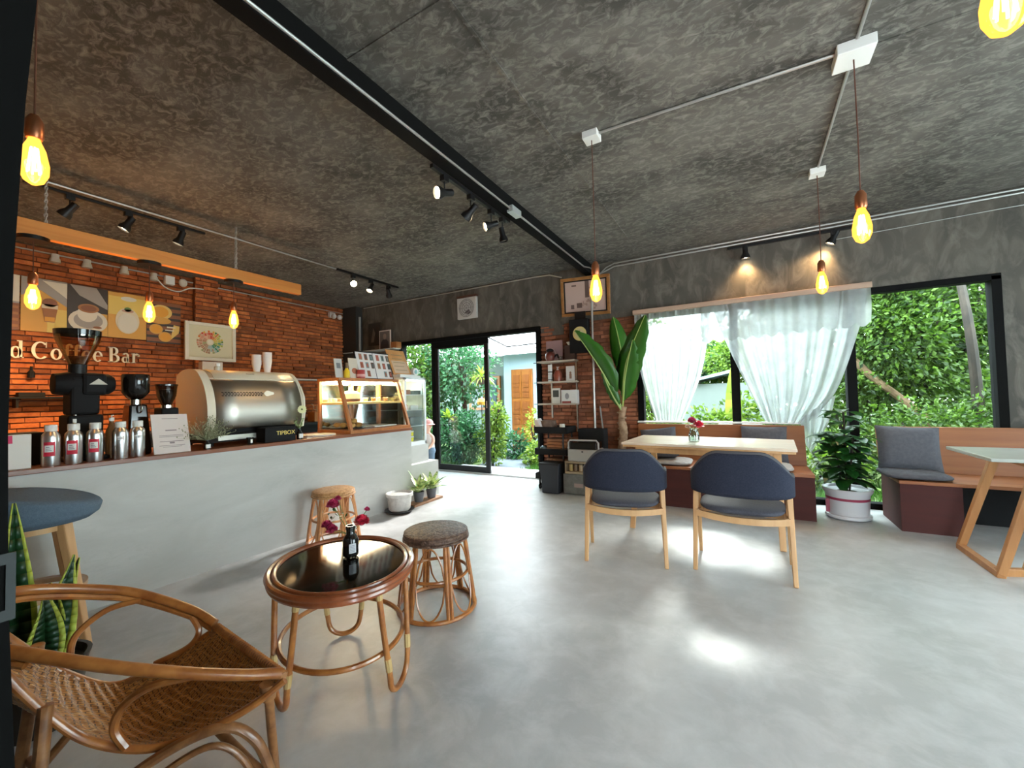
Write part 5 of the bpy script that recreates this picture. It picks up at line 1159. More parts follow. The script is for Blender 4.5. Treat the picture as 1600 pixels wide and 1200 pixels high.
def curtain(L, R, label, y=WY-.085, folds=9, seed=0, nm='sheer_curtain', sc=.0, amp=.022):
    # L, R: lists of (x,z) along left/right edge from top to bottom
    Ls = spline([(a[0], 0, a[1]) for a in L], 12); Rs = spline([(a[0], 0, a[1]) for a in R], 12)
    def at(S, v): f = v*(len(S)-1); i = min(int(f), len(S)-2); return S[i].lerp(S[i+1], f-i)
    rr = random.Random(seed); ph = [rr.uniform(0, 6) for _ in range(4)]
    def fn(u, v):
        p = at(Ls, v).lerp(at(Rs, v), u); yy = y+amp*math.sin(u*folds*2*PI+ph[0]+1.5*math.sin(u*5+ph[2]))*(.7+.5*v)+.008*math.sin(u*folds*5*PI+ph[1])
        z = p.z
        if v > .93 and sc: z -= sc*abs(math.sin(u*12*PI))*(v-.93)/.07
        return (p.x, yy, z)
    return tag(B().grid(fn, 110, 40).build(nm, LACE, smooth=True, angle=180), label, 'curtain')
curtain([(-1.235, 2.345), (-1.22, 1.9), (-1.15, 1.45), (-1.00, .92)], [(-.30, 2.345), (-.36, 1.9), (-.46, 1.45), (-.68, .92)], 'sheer white curtain gathered at the left of the window', seed=1, folds=8)
curtain([(-.30, 2.345), (-.16, 1.9), (.03, 1.4), (.22, .92)], [(1.21, 2.345), (1.10, 1.9), (.88, 1.25), (.60, .90)], 'wide sheer lace curtain tied back to the right above the bench', seed=2, folds=7)
curtain([(.55, .96), (.575, .80), (.60, .66)], [(.88, 1.22), (.80, .90), (.64, .58)], 'free lower end of the lace curtain hanging past the bench end', seed=5, folds=2, y=WY-.10)
curtain([(-.42, 2.35), (-.42, 2.15), (-.42, 1.93)], [(1.215, 2.35), (1.215, 2.15), (1.205, 1.99)], 'short scalloped lace valance over the right part of the window', seed=3, folds=6, nm='lace_valance', sc=.05, y=WY-.11, amp=.012)
tag(B().box(-1.25, 1.225, WY-.13, WY-.02, 2.345, 2.405).build('curtain_rail', wood('curtain_rail_wood', (.34, .22, .16), (.44, .30, .22), 0), bevel=.006), 'pale brown wooden rail carrying the sheer curtains', 'curtain rail')
# ---------------------------------------------------------------- rattan stools
def rattan_stool(loc, rz, label, mt, seatm, rt=.19, rb=.235, h=.47):
    t = thing('rattan_stool', label, 'stool', loc, rz, 'round rattan stools')
    B().lathe([(0, h-.055), (rt*.9, h-.055), (rt, h-.05), (rt+.008, h-.02), (rt, h-.004), (rt-.012, h), (0, h+.004)], (0, 0, 0), 40).build('seat', seatm, t, smooth=True)
    b = B()
    for k in range(3): b.tube([((rt-.002+.004*k)*math.cos(a), (rt-.002+.004*k)*math.sin(a), h-.012-.017*k) for a in [2*PI*i/40 for i in range(40)]], .009, 6, closed=True)
    b.build('seat_binding', seatm, t, smooth=True)
    def R_at(z): return rb+(rt-.012-rb)*z/(h-.05)
    for k in range(6):
        a = 2*PI*k/6+.3; b = B()
        for s_ in (-.055, .055):
            P = []
            for z in (.01, .12, .24, .36, h-.05): P.append((R_at(z)*math.cos(a+s_*.9), R_at(z)*math.sin(a+s_*.9), z))
            b.tube(P, [.0105, .0125, .011, .0125, .010], 7)
        leg = b.build('leg', mt, t, smooth=True)
    for z, rr in ((.012, .0115), (.20, .0095), (.225, .008)) if False else ((.012, .013), (.215, .010)):
        B().tube([((R_at(z)-.016*(z > .1))*math.cos(a), (R_at(z)-.016*(z > .1))*math.sin(a), z) for a in [2*PI*i/44 for i in range(44)]], rr, 7, closed=True).build('stretcher_ring', mt, t, smooth=True)
    for zc0, zc1 in ((.225, .405), (.02, .195)):
        b = B()
        for k in range(6):
            a0 = 2*PI*k/6+.3+.10; a1 = 2*PI*(k+1)/6+.3-.10; P = []
            for i in range(13):
                u = i/12; 
                if zc0 > .2: zz = zc0+(zc1-zc0)*(math.sin(PI*u)**.55)
                else: zz = zc1-(zc1-zc0)*(math.sin(PI*u)**.55)
                aa = a0+(a1-a0)*u; r_ = R_at(zz)-.004; P.append((r_*math.cos(aa), r_*math.sin(aa), zz))
            b.tube(P, .0055, 5)
        b.build('curved_brace', mt, t, smooth=True)
    return t
WOVEN = M('woven_seat_dark', (.05, .022, .014), (.15, .085, .055), scale=60, rough=.5, bump=.9, bscale=90, stretch=(1, .5, 1), detail=2)
WOVENL = M('woven_seat_light', (.42, .20, .07), (.60, .33, .14), scale=50, rough=.5, bump=.8, bscale=80, stretch=(1, .5, 1), detail=2)
rattan_stool((-1.69, 1.985, 0), .2, 'dark round rattan stool with woven seat beside the oval glass table', RATT, WOVEN)
rattan_stool((-3.30, 2.46, 0), .5, 'pale rattan stool standing against the cement bar counter', M('rattan_pale', (.50, .20, .07), (.62, .32, .14), scale=14, rough=.35, coat=.2), WOVENL, .175, .225)
# ---------------------------------------------------------------- oval table
TH = .52; cx, cy, EA, EB, TR = -1.678, 1.298, .368, .31, math.radians(151.4)
t = thing('oval_rattan_table', 'low oval rattan table with dark glass top', 'table', (cx, cy, 0), TR)
def el(a, s=1.0, z=0, d=0): return ((EA*s+d)*math.cos(a), (EB*s+d)*math.sin(a), z)
b = B()
for d, z, r in ((0, TH-.012, .014), (-.006, TH-.034, .014), (-.026, TH-.004, .010)): b.tube([el(2*PI*i/60, 1, z, d) for i in range(60)], r, 8, closed=True)
b.build('table_rim', M('reddish_cane_rim', (.20, .05, .018), (.34, .10, .035), scale=10, rough=.28, coat=.4), t, smooth=True)
B().lathe([(0, -.006), (1, -.006), (1, 0), (0, 0)], (0, 0, TH-.006), 60, EA-.028, EB-.028).build('glass_top', M('dark_glass', (.006, .007, .006), rough=.07, spec=.28), t)
B().lathe([(0, -.02), (1, -.02), (1, -.014), (0, -.014)], (0, 0, TH-.006), 40, EA-.02, EB-.02).build('under_board', RATTD, t)
zr = .20; rs = .86
B().tube([el(2*PI*i/60, rs, zr) for i in range(60)], .0115, 8, closed=True).build('stretcher_ring', RATT, t, smooth=True)
feet = [(-1.72, 1.02), (-1.37, 1.345), (-1.93, 1.50)]
ca, sa = math.cos(-TR), math.sin(-TR)
for (fx, fy) in feet:
    lx, ly = (fx-cx), (fy-cy); lx, ly = lx*ca-ly*sa, lx*sa+ly*ca
    a = math.atan2(ly/EB, lx/EA); tg = Vector((-EA*math.sin(a), EB*math.cos(a), 0)).normalized()
    w = .09; f = Vector((lx, ly, 0)); P = []
    for s_ in (-1, 1):
        tp = Vector(el(a+s_*.42, .90, TH-.03))
        side = [tp, tp.lerp(f+tg*s_*w+Vector((0, 0, .12)), .55), f+tg*s_*w*.95+Vector((0, 0, .13)), f+tg*s_*w*.72+Vector((0, 0, .045))]
        P.append(side)
    pts = P[0]+[f+Vector((0, 0, .013))]+P[1][::-1]
    lg = B().tube(spline(pts, 7), .0125, 9).build('leg', RATT, t, smooth=True)
    for s_ in (0, 1):
        q = P[s_]
        for b in (B().tube([q[0], q[0].lerp(q[1], .25)], .0140, 8), B().tube([q[1].lerp(q[2], .65), q[2]], .0145, 8)): sub('cane_wrap', b, BIND, lg, smooth=True)
# vase with carnations
vx, vy = -1.70, 1.36
t = thing('dark_bottle_vase', 'dark glass bottle vase with white label on the oval table', 'vase', (vx, vy, TH+.001))
B().lathe([(0, 0), (.034, 0), (.037, .006), (.037, .075), (.028, .095), (.020, .105), (.020, .125), (.023, .128), (.023, .145), (.017, .145), (.016, .11), (0, .10)], (0, 0, 0), 28).build('bottle_body', BLACKG, t, smooth=True)
al = math.atan2(-vy, -vx)+.25; b = B()
b.grid(lambda u, v: (.0376*math.cos(al-.45+.9*u), .0376*math.sin(al-.45+.9*u), .02+.045*v), 8, 1)
b.build('label_sticker', flat('vase_label', (.55, .55, .58)), t)
b = B()
for i in range(5): b.grid(lambda u, v, i=i: (.0380*math.cos(al-.3+.6*u), .0380*math.sin(al-.3+.6*u), .027+.007*i+.002*v), 6, 1)
b.build('label_text', flat('label_ink', (.2, .2, .22)), t)
base = (vx, vy, TH+.10)
def dirp(u, v, dep): # a point seen near pixel-free offset in the vase's own frame
    return (base[0]+u*.87+dep*-.49, base[1]+u*.49+dep*.87, TH+v)
for i, (u, v, d_, r, m_) in enumerate(((-.085, .245, 0, .026, PINK), (.062, .165, -.02, .030, RED), (-.088, .125, -.01, .024, PINK), (-.125, .14, .02, .022, PINK), (-.07, .27, .02, .014, PINK), (.075, .215, .02, .012, PINK))):
    stemmed('carnation', base, dirp(u, v, d_), r, m_, ['dark pink carnation standing highest left in the bottle vase on the oval table', 'crimson carnation on the right of the bottle vase', 'pink carnation drooping low left beside the bottle vase', 'pink carnation at the far left of the bottle vase', 'small pink bud above the highest carnation', 'small dark bud rising on the right of the bottle vase'][i], seed=10+i, bend=.0)
b = B()
for i in range(14):
    c = Vector(dirp(rnd(-.11, -.02), rnd(.16, .22), rnd(-.02, .02))); d = Vector((rnd(-1, 1), rnd(-1, 1), rnd(-.3, 1))).normalized()*.03; s = d.cross(Vector((0, 0, 1)))*.25
    b.add([c, c+d*.5+s, c+d, c+d*.5-s], [(0, 1, 2, 3)])
tag(b.build('carnation_leaves', PLANTG), 'slim dark green leaves among the carnations on the oval table', 'foliage')
# ---------------------------------------------------------------- rattan armchair
t = thing('rattan_armchair', 'brown woven rattan armchair in the left foreground', 'armchair', (-1.75, .6, 0), world=True)
near = [(-1.335, .795, .40), (-1.385, .70, .435), (-1.46, .585, .485), (-1.565, .45, .55), (-1.695, .318, .62)]
far = [(-1.868, .845, .40), (-1.965, .80, .455), (-2.10, .68, .54), (-2.155, .56, .595), (-2.165, .40, .655)]
back = [(-1.80, .245, .655), (-1.95, .195, .69), (-2.09, .25, .685)]
rail = spline(near+back+far[::-1], 8)
B().tube(rail, .0165, 12).build('arm_rail', RATT, t, smooth=True)
r2 = [Vector(p)+Vector((0, 0, -.028)) for p in rail[len(rail)//3:]]
B().tube(r2, .012, 8).build('lower_rail', RATT, t, smooth=True)
ne = spline([(-1.335, .805, .385), (-1.40, .73, .325), (-1.495, .645, .275), (-1.60, .545, .255), (-1.685, .44, .32), (-1.73, .36, .44), (-1.76, .27, .62)], 6)
fe = spline([(-1.868, .85, .385), (-1.94, .78, .325), (-2.01, .70, .275), (-2.05, .60, .26), (-2.09, .50, .34), (-2.11, .41, .46), (-2.10, .28, .66)], 6)
def sheet(u, v):
    f = u*(len(ne)-1); i = min(int(f), len(ne)-2); k = f-i
    a = ne[i].lerp(ne[i+1], k); c = fe[i].lerp(fe[i+1], k); p = a.lerp(c, v)
    sag = 4*v*(1-v); back_ = max(0, (u-.55)/.45)
    p = p+Vector((0, 0, -.05*sag*(1-back_)*min(1, u*3+.15)))+Vector((-.02, -.09, 0))*sag*back_
    w = math.sin(u*2*PI*26+(v*24//1)*PI*.66)*math.sin(v*PI*24)
    return p+Vector((0, 0, .0042*w))*(1-back_)+Vector((.0038, .0038, 0))*w*back_
weave = newmat('woven_rattan_sheet')
m, nt, p_ = weave; N = nt.nodes; L = nt.links
uv = N.new('ShaderNodeUVMap'); bt = N.new('ShaderNodeTexBrick'); mp = N.new('ShaderNodeMapping'); mp.inputs['Scale'].default_value = (12, 12, 1); L.new(uv.outputs[0], mp.inputs[0]); L.new(mp.outputs[0], bt.inputs[0])
bt.offset = .5; bt.inputs['Color1'].default_value = (.30, .12, .03, 1); bt.inputs['Color2'].default_value = (.46, .22, .065, 1); bt.inputs['Mortar'].default_value = (.07, .025, .01, 1); bt.inputs['Mortar Size'].default_value = .05; bt.inputs['Scale'].default_value = 2.0; bt.inputs['Brick Width'].default_value = .9; bt.inputs['Row Height'].default_value = .5
L.new(bt.outputs['Color'], p_.inputs['Base Color']); p_.inputs['Roughness'].default_value = .38
bp = N.new('ShaderNodeBump'); bp.inputs['Strength'].default_value = .7; bp.inputs['Distance'].default_value = .003; bp.invert = True; L.new(bt.outputs['Fac'], bp.inputs['Height']); L.new(bp.outputs[0], p_.inputs['Normal'])
B().grid(sheet, 200, 130).build('woven_seat', m, t, smooth=True, angle=180)
B().tube([p+Vector((.004, 0, -.012)) for p in ne], .012, 9).build('seat_edge_cane', RATT, t, smooth=True)
B().tube([p+Vector((-.004, 0, -.012)) for p in fe], .014, 9).build('seat_edge_cane', RATT, t, smooth=True)
fr_ = [Vector(ne[0]).lerp(Vector(fe[0]), k/20) for k in range(21)]
B().tube(fr_, .011, 9).build('front_crossbar', RATTD, t, smooth=True)
b = B()
for k in range(38):
    c = fr_[0].lerp(fr_[-1], (k+.5)/38); b.tube([(c.x, c.y+.012*math.cos(a), c.z+.012*math.sin(a)) for a in [2*PI*i/8 for i in range(8)]], .004, 4, closed=True)
b.build('crossbar_lashing', RATT, t, smooth=True)
# decorative arm loops
lp = spline([(-2.085, .69, .515), (-2.14, .60, .50), (-2.15, .52, .44), (-2.12, .50, .36)], 8); B().tube(lp, .011, 8).build('arm_loop', RATT, t, smooth=True)
lp = spline([(-1.95, .80, .43), (-1.915, .81, .375), (-1.93, .78, .325), (-2.00, .70, .285)], 8); B().tube(lp, .011, 8).build('arm_loop', RATT, t, smooth=True)
lp = spline([(-1.455, .60, .47), (-1.54, .53, .455), (-1.61, .49, .40), (-1.64, .48, .33), (-1.62, .50, .27)], 8); B().tube(lp, .012, 8).build('arm_loop', RATT, t, smooth=True)
def leg(pts, r=.017, nm='leg'): return B().tube(spline(pts, 6), r, 9).build(nm, RATTD, t, smooth=True)
leg([(-1.375, .775, .365), (-1.40, .80, .2), (-1.43, .832, 0)], .014); leg([(-1.86, .845, .385), (-1.865, .86, .2), (-1.87, .87, 0)], .015)
leg([(-1.72, .36, .45), (-1.70, .34, .2), (-1.68, .32, 0)]); leg([(-2.10, .42, .48), (-2.12, .40, .2), (-2.14, .38, 0)])
B().cyl((-1.378, .778), .021, .315, .365, 12, .026).build('leg_binding', RATTD, t, smooth=True); B().cyl((-1.862, .847), .020, .33, .375, 12, .024).build('leg_binding', RATTD, t, smooth=True)
leg([(-1.69, .37, .06), (-1.62, .47, .17), (-1.53, .58, .245), (-1.44, .68, .27), (-1.385, .745, .20), (-1.37, .79, .05)], .015, 'side_arch')
leg([(-1.66, .40, .03), (-1.60, .49, .12), (-1.52, .585, .20), (-1.45, .66, .225), (-1.41, .72, .15), (-1.395, .76, .02)], .010, 'side_arch')
leg([(-2.12, .43, .05), (-2.07, .56, .20), (-2.0, .68, .26), (-1.93, .78, .24), (-1.885, .83, .06)], .014, 'side_arch')
leg([(-1.38, .76, .09), (-1.60, .72, .19), (-1.86, .80, .10)], .014, 'front_arch')
leg([(-1.69, .36, .10), (-1.90, .40, .12), (-2.12, .41, .10)], .013, 'rear_arch')
# ---------------------------------------------------------------- bar stool
t = thing('bar_stool', 'blue-grey upholstered bar stool with light wood legs at the bar', 'bar stool', (-3.27, .63, 0), math.radians(-8))
def seatfn(off):
    def fn(u, v):
        a = 2*PI*v; r = math.sin(PI*u/2) if u < 1 else 1
        lip = .055*(r**6)*(1+.9*math.cos(a-PI*.15))
        return (.225*r*math.cos(a), .255*r*math.sin(a), .715+off+lip)
    return fn
b = B()
prof_ = []
def outer(u, v):
    a = 2*PI*v; k = 1+.35*math.cos(a+PI*.5)
    if u < .5: r = u/.5; z = .69+.035*r**4; 
    else:
        r = 1; z = .725+(u-.5)/.5*.075*(1+.55*math.cos(a-PI*.05-PI))
    rr = r*(1+.0*(u > .5))
    return ((.225)*rr*math.cos(a), (.25)*rr*math.sin(a), z-.02*(1-r))
b = B()
def bowl(u, v):
    a = 2*PI*v
    hi = .855-.085*(.5+.5*math.sin(a+.2))**1.5   # rim height varies
    P = [(.0, .66), (.13, .66), (.205, .672), (.238, .70), (.248, .74), (.240, hi-.015), (.222, hi), (.17, hi*.75+.215), (.10, hi*.5+.43), (.0, .857)]
    f = u*(len(P)-1); i = min(int(f), len(P)-2); k = f-i; r = P[i][0]*(1-k)+P[i+1][0]*k; z = P[i][1]*(1-k)+P[i+1][1]*k
    return (r*math.cos(a), r*math.sin(a)*1.05, z)
b.grid(bowl, 40, 48, False).build('seat', BLUEF, t, smooth=True, angle=180)
B().cyl((0, 0), .13, .63, .66, 24).build('seat_plate', OAK, t, smooth=True)
for (a, q) in ((.9, 1), (2.3, 1), (3.9, 1), (5.4, 1)):
    a0 = a; B().bar((.24*math.cos(a0), .24*math.sin(a0), 0), (.13*math.cos(a0), .13*math.sin(a0), .665), .030, .038, .045, .06, side=(math.cos(a0), math.sin(a0), 0)).build('leg', OAK, t, bevel=.006)
B().lathe([(.165, .30), (.205, .30), (.205, .325), (.165, .325), (.165, .30)], (0, 0, 0), 40).build('foot_ring', M('foot_ring_wood', (.42, .25, .13), (.5, .32, .18), scale=8, rough=.4), t, smooth=True)
# ---------------------------------------------------------------- leaves helpers
def blade(b, base, d, up_, L, w, bend, n=8, k=0, edge=None, curl=.25, wpow=.6, tip=1.3, twist=0):
    base = Vector(base); d = Vector(d).normalized(); u_ = Vector(up_); side0 = d.cross(u_).normalized(); nrm = side0.cross(d).normalized(); P = []
    cur = base.copy(); dd = d.copy()
    rows = []
    for i in range(n+1):
        s = i/n; ww = w*(math.sin(PI*min(1, s**wpow*.96+.02))**.8 if tip else 1)
        q = Matrix.Rotation(twist*s, 3, dd); sd_ = q @ side0; nn = q @ nrm
        rows.append((cur.copy(), sd_, nn, ww))
        dd = (dd-Vector(up_)*bend/n if True else dd).normalized(); cur = cur+dd*L/n
    cols_ = (-1, -.68, 0, .68, 1) if edge is not None else (-1, 0, 1)
    vs = []; 
    for (c, s_, nn, ww) in rows:
        for q in cols_: vs.append(c+s_*q*ww/2+nn*(abs(q)*curl*ww/2))
    m = len(cols_)
    for i in range(n):
        for j in range(m-1):
            b.mat(edge if (edge is not None and j in (0, m-2)) else k)
            a0 = i*m+j; b.add([vs[a0], vs[a0+1], vs[a0+m+1], vs[a0+m]], [(0, 1, 2, 3)])
    return b
# snake plant
t = thing('snake_plant', 'tall yellow-edged snake plant behind the rattan armchair', 'potted plant', (-2.50, .56, 0), world=True)
SN1 = M('snake_leaf_green', (.006, .035, .012), (.010, .055, .02), scale=7, rough=.4, stretch=(1, 1, 3)); SN2 = flat('snake_leaf_edge', (.42, .50, .07), .4)
px0, py0 = -2.52, .51
for (dx, dy, L, w, tw, bd) in ((.0, -.045, .66, .10, .9, .12), (-.0, -.075, .58, .13, -1.5, -.45), (.04, .02, .42, .12, 1.8, .4), (.06, -.0, .34, .11, 1.9, -.2), (-.02, .06, .38, .10, -.9, .35), (.01, .03, .33, .10, .4, -.3)):
    lf = B(); blade(lf, (px0+dx, py0+dy, .24), (dx*2.0, dy*1.6, 1), (rnd(-.3, .3)+.8, -.6, .0), L, w, bd, 14, 0, 1, .3, .55, 1.3, tw); lf.build('leaf', [SN1, SN2], t, smooth=True, solid=.004)
B().lathe([(0, 0), (.11, 0), (.14, .22), (.15, .25), (.135, .25), (.125, .22), (0, .21)], (px0, py0, 0), 28).build('pot', flat('dark_pot', (.02, .02, .02), .4), t, smooth=True)
# ---------------------------------------------------------------- pots by the counter
t = thing('white_planter', 'white textured pot on a black saucer beside the bar counter', 'pot', (-3.44, 3.42, 0))
B().lathe([(0, .02), (.10, .02), (.12, .04), (.135, .17), (.15, .185), (.152, .215), (.14, .22), (.128, .20), (.12, .19), (0, .185)], (0, 0, 0), 30).build('pot', M('rough_white_pot', (.55, .53, .5), (.68, .66, .62), scale=25, rough=.8, bump=.6), t, smooth=True)
B().lathe([(0, 0), (.13, 0), (.165, .03), (.155, .03), (.125, .01), (0, .01)], (0, 0, 0), 30).build('saucer', flat('saucer_black', (.02, .02, .022), .4), t, smooth=True)
B().cyl((0, 0), .12, .19, .196, 20).build('soil', M('pale_gravel', (.35, .32, .28), (.55, .52, .48), scale=60, rough=1), t)
tag(B().box(-3.56, -3.40, 3.62, 4.14, 0, .03).build('plant_board', wood('plant_board_wood', (.25, .12, .06), (.38, .2, .11), 1), bevel=.004), 'short brown board on the floor under the two small grey pots', 'board')
LG = M('dumbcane_leaf', (.10, .22, .03), (.62, .68, .30), scale=14, rough=.4, lo=.42, hi=.55)
for i, (y, x, s, lb) in enumerate(((3.78, -3.48, 1, 'variegated leafy plant in a small grey pot, left one on the board'), (4.00, -3.47, .95, 'variegated leafy plant in a small grey pot, right one on the board'))):
    t = thing('variegated_plant', lb, 'potted plant', (x, y, .03))
    B().lathe([(0, 0), (.05, 0), (.068, .12), (.062, .12), (.05, .10), (0, .10)], (0, 0, 0), 22).build('pot', flat('pot_grey', (.09, .09, .10), .5) if 'pot_grey' not in bpy.data.materials else bpy.data.materials['pot_grey'], t, smooth=True)
    rr = random.Random(40+i); b = B()
    for k in range(22):
        a = k*2.4; e = rr.uniform(.5, 1.25); d = Vector((math.cos(a)*math.cos(e), math.sin(a)*math.cos(e), math.sin(e)))
        blade(b, (0, 0, .10), d, (0, 0, 1), rr.uniform(.20, .32)*s, .058, rr.uniform(.3, 1.0), 7, 0, None, .3, .8)
    b.build('leaves', LG, t, smooth=True)
# ---------------------------------------------------------------- fiddle leaf fig
t = thing('potted_fig', 'dark green broad-leaved fig in a white oval pot between the benches', 'potted plant', (.875, 5.20, 0))
b = B().lathe([(0, .0), (.16, 0), (.185, .02), (.185, .045), (.165, .05), (.178, .24), (.20, .275), (.205, .30), (.19, .30), (.18, .275), (0, .25)], (0, 0, 0), 40); b.build('pot', flat('pot_white', (.62, .62, .64), .35), t, smooth=True)
B().lathe([(.1725, .19), (.176, .192), (.178, .215), (.175, .217)], (0, 0, 0), 40).build('red_ribbon', flat('ribbon_red', (.30, .03, .07), .4), t, smooth=True)
B().box(-.185, -.155, -.08, -.06, .06, .19).build('ribbon_tail', bpy.data.materials['ribbon_red'], t)
B().cyl((0, 0), .17, .25, .262, 24).build('soil', SOIL, t)
rr = random.Random(5); b = B(); st = B()
for q, (tx, ty) in enumerate(((.0, 0), (-.10, .03), (.06, -.03))):
    P = spline([(tx*.3, ty*.3, .25), (tx*.6, ty, .55), (tx, ty*1.3, .80 if q else 1.05)], 6); st.tube(P, .009, 7)
    for k in range(len(P)*4):
        c = P[int(k/4)]; a = k*2.4+q; 
        if c.z < .36: continue
        e = rr.uniform(-.1, .7); d = Vector((math.cos(a)*math.cos(e)*1.0, math.sin(a)*math.cos(e)*.8, math.sin(e)))
        blade(b, c+d*.03, d, (0, 0, 1), rr.uniform(.15, .22), rr.uniform(.10, .14), rr.uniform(.5, 1.2), 6, 0, None, .18, 1.05)
b.build('leaves', PLANTG, t, smooth=True); st.build('stem', BARK, t, smooth=True)
# ---------------------------------------------------------------- tall broad leaf plant
t = thing('tall_leaf_plant', 'tall plant with three huge green leaves against the brick wall beside the window', 'potted plant', (-1.40, 5.42, 0), world=True)
B().lathe([(0, 0), (.13, 0), (.16, .30), (.15, .30), (.13, .27), (0, .26)], (-1.42, 5.36, 0), 28).build('pot', bpy.data.materials['dark_pot'], t, smooth=True)
tr_ = B().tube(spline([(-1.42, 5.37, .26), (-1.41, 5.40, .55), (-1.38, 5.40, .78), (-1.40, 5.40, .95), (-1.37, 5.40, 1.12)], 6), [.05]*5+[.052, .058]*6+[.045]*8, 12)
b = tr_
for k in range(7): b.ell((-1.40+rnd(-.02, .02), 5.40, .62+k*.07), .056+rnd(-.008, .004), .052, .018, 12, 5)
b.build('trunk', M('knobbly_trunk', (.20, .12, .07), (.38, .26, .17), scale=14, rough=.9, bump=.5), t, smooth=True)
def bigleaf(st, mid, tip_, w, fold, nm='leaf', up_=(0, -1, 0), wp=1, lo=.30):
    b = B(); P = spline([st, mid, tip_], 12); n = len(P)
    vs = []
    for i, p in enumerate(P):
        s = i/(n-1); q = max(0, (s-lo)/(1-lo)); ww = w*(math.sin(PI*min(1, q**.75)))**.7 if q > 0 else 0; ww = max(ww, .018)
        d = (P[min(i+1, n-1)]-P[max(i-1, 0)]).normalized(); u0 = Vector(up_); sd_ = d.cross(u0).normalized(); nn = sd_.cross(d).normalized()
        for c in (-1, -.5, 0, .5, 1): vs.append(p+sd_*c*ww/2*(1-.12*fold)+nn*(-abs(c)*fold*ww/2+.012*math.sin(i*1.7+c*2)*(abs(c) > .6)))
    fs = [(i*5+j, i*5+j+1, (i+1)*5+j+1, (i+1)*5+j) for i in range(n-1) for j in range(4)]
    b.add(vs, fs); o = b.build(nm, BANANA, t, smooth=True, solid=.003, angle=180)
    sub('midrib', B().tube(P, [.014*(1-.7*i/(n-1)) for i in range(n)], 7), flat('midrib_green', (.30, .42, .12), .4) if 'midrib_green' not in bpy.data.materials else bpy.data.materials['midrib_green'], o, smooth=True)
c0 = (-1.38, 5.38, 1.08)
bigleaf(c0, (-1.62, 5.25, 1.62), (-1.92, 5.12, 2.14), .34, .75, up_=(-.75, -.55, .3), lo=.22)
bigleaf(c0, (-1.36, 5.35, 1.75), (-1.47, 5.40, 2.32), .26, .5, up_=(.3, -1, 0), lo=.35)
bigleaf(c0, (-1.28, 5.22, 1.66), (-.98, 5.0, 2.22), .40, .35, up_=(-.25, -1, .35), lo=.22)
bigleaf(c0, (-1.30, 5.25, 1.5), (-1.16, 5.1, 1.95), .30, .5, up_=(-.4, -1, .2), lo=.2)
bigleaf((-1.38, 5.38, 1.05), (-1.50, 5.3, 1.3), (-1.62, 5.28, 1.62), .16, .5, up_=(-.3, -1, .1), lo=.2)
# ---------------------------------------------------------------- garden
gr = B().box(-14, 12, WY+.14, 22, -.35, -.12); struct(gr.build('ground', M('garden_soil', (.08, .10, .03), (.14, .2, .05), scale=4, rough=1)))
struct(B().box(-4.8, -2.9, WY+.14, 6.5, -.12, -.02).build('trim_4', M('doorstep_cement', (.28, .28, .27), (.34, .34, .33), scale=3, rough=.8)))
pth = B().hexa([(-4.55, 6.5, -.119), (-3.45, 6.5, -.119), (-4.4, 9.4, -.119), (-5.7, 9.4, -.119), (-4.55, 6.5, -.09), (-3.45, 6.5, -.09), (-4.4, 9.4, -.09), (-5.7, 9.4, -.09)])
tag(pth.build('garden_path', M('path_slab', (.10, .125, .145), (.13, .15, .17), scale=3, rough=.8)), 'bluish grey path leading from the garden door to the orange door', 'path')
def gblades(b, x0, x1, y0, y1, n, h=.14, z=-.12):
    for i in range(n):
        x, y = rnd(x0, x1), rnd(y0, y1); a = rnd(0, 6.28); L = rnd(.5, 1)*h; dx, dy = math.cos(a)*.012, math.sin(a)*.012; ox, oy = rnd(-.05, .05), rnd(-.05, .05)
        b.add([(x-dx, y-dy, z), (x+dx, y+dy, z), (x+ox, y+oy, z+L)], [(0, 1, 2)])
b = B(); gblades(b, -3.6, -2.2, 6.5, 9.3, 5000); gblades(b, -5.9, -5.0, 6.0, 7.4, 2500); gblades(b, -2.2, 5.5, 5.9, 7.6, 9000)
g_ = b.build('lawn_grass', GRASS); g_['kind'] = 'stuff'; g_['label'] = 'short bright green grass on the garden ground outside'; g_['category'] = 'grass'
def foliage(b, c, rad, n, s, rr, shell=.45, flat_=.5):
    for i in range(n):
        u = Vector((rr.gauss(0, 1), rr.gauss(0, 1), rr.gauss(0, 1))).normalized(); r = (shell+(1-shell)*rr.random())
        lump = 1+.18*math.sin(u.x*7+c[0])*math.sin(u.y*6+c[1])+.12*math.sin(u.z*9)
        p = Vector(c)+Vector((u.x*rad[0], u.y*rad[1], u.z*rad[2]))*r*lump
        d = (u+Vector((rr.uniform(-1, 1), rr.uniform(-1, 1), rr.uniform(-1.2, .5)))).normalized(); L = s*rr.uniform(.6, 1.3)
        w = d.cross(Vector((rr.uniform(-1, 1), rr.uniform(-1, 1), rr.uniform(-1, 1)))).normalized()*L*.27; nn = d.cross(w).normalized()*L*.08
        b.add([p, p+d*L*.5+w+nn, p+d*L, p+d*L*.5-w+nn], [(0, 1, 2), (0, 2, 3)] if False else [(0, 1, 2, 3)])
    return b
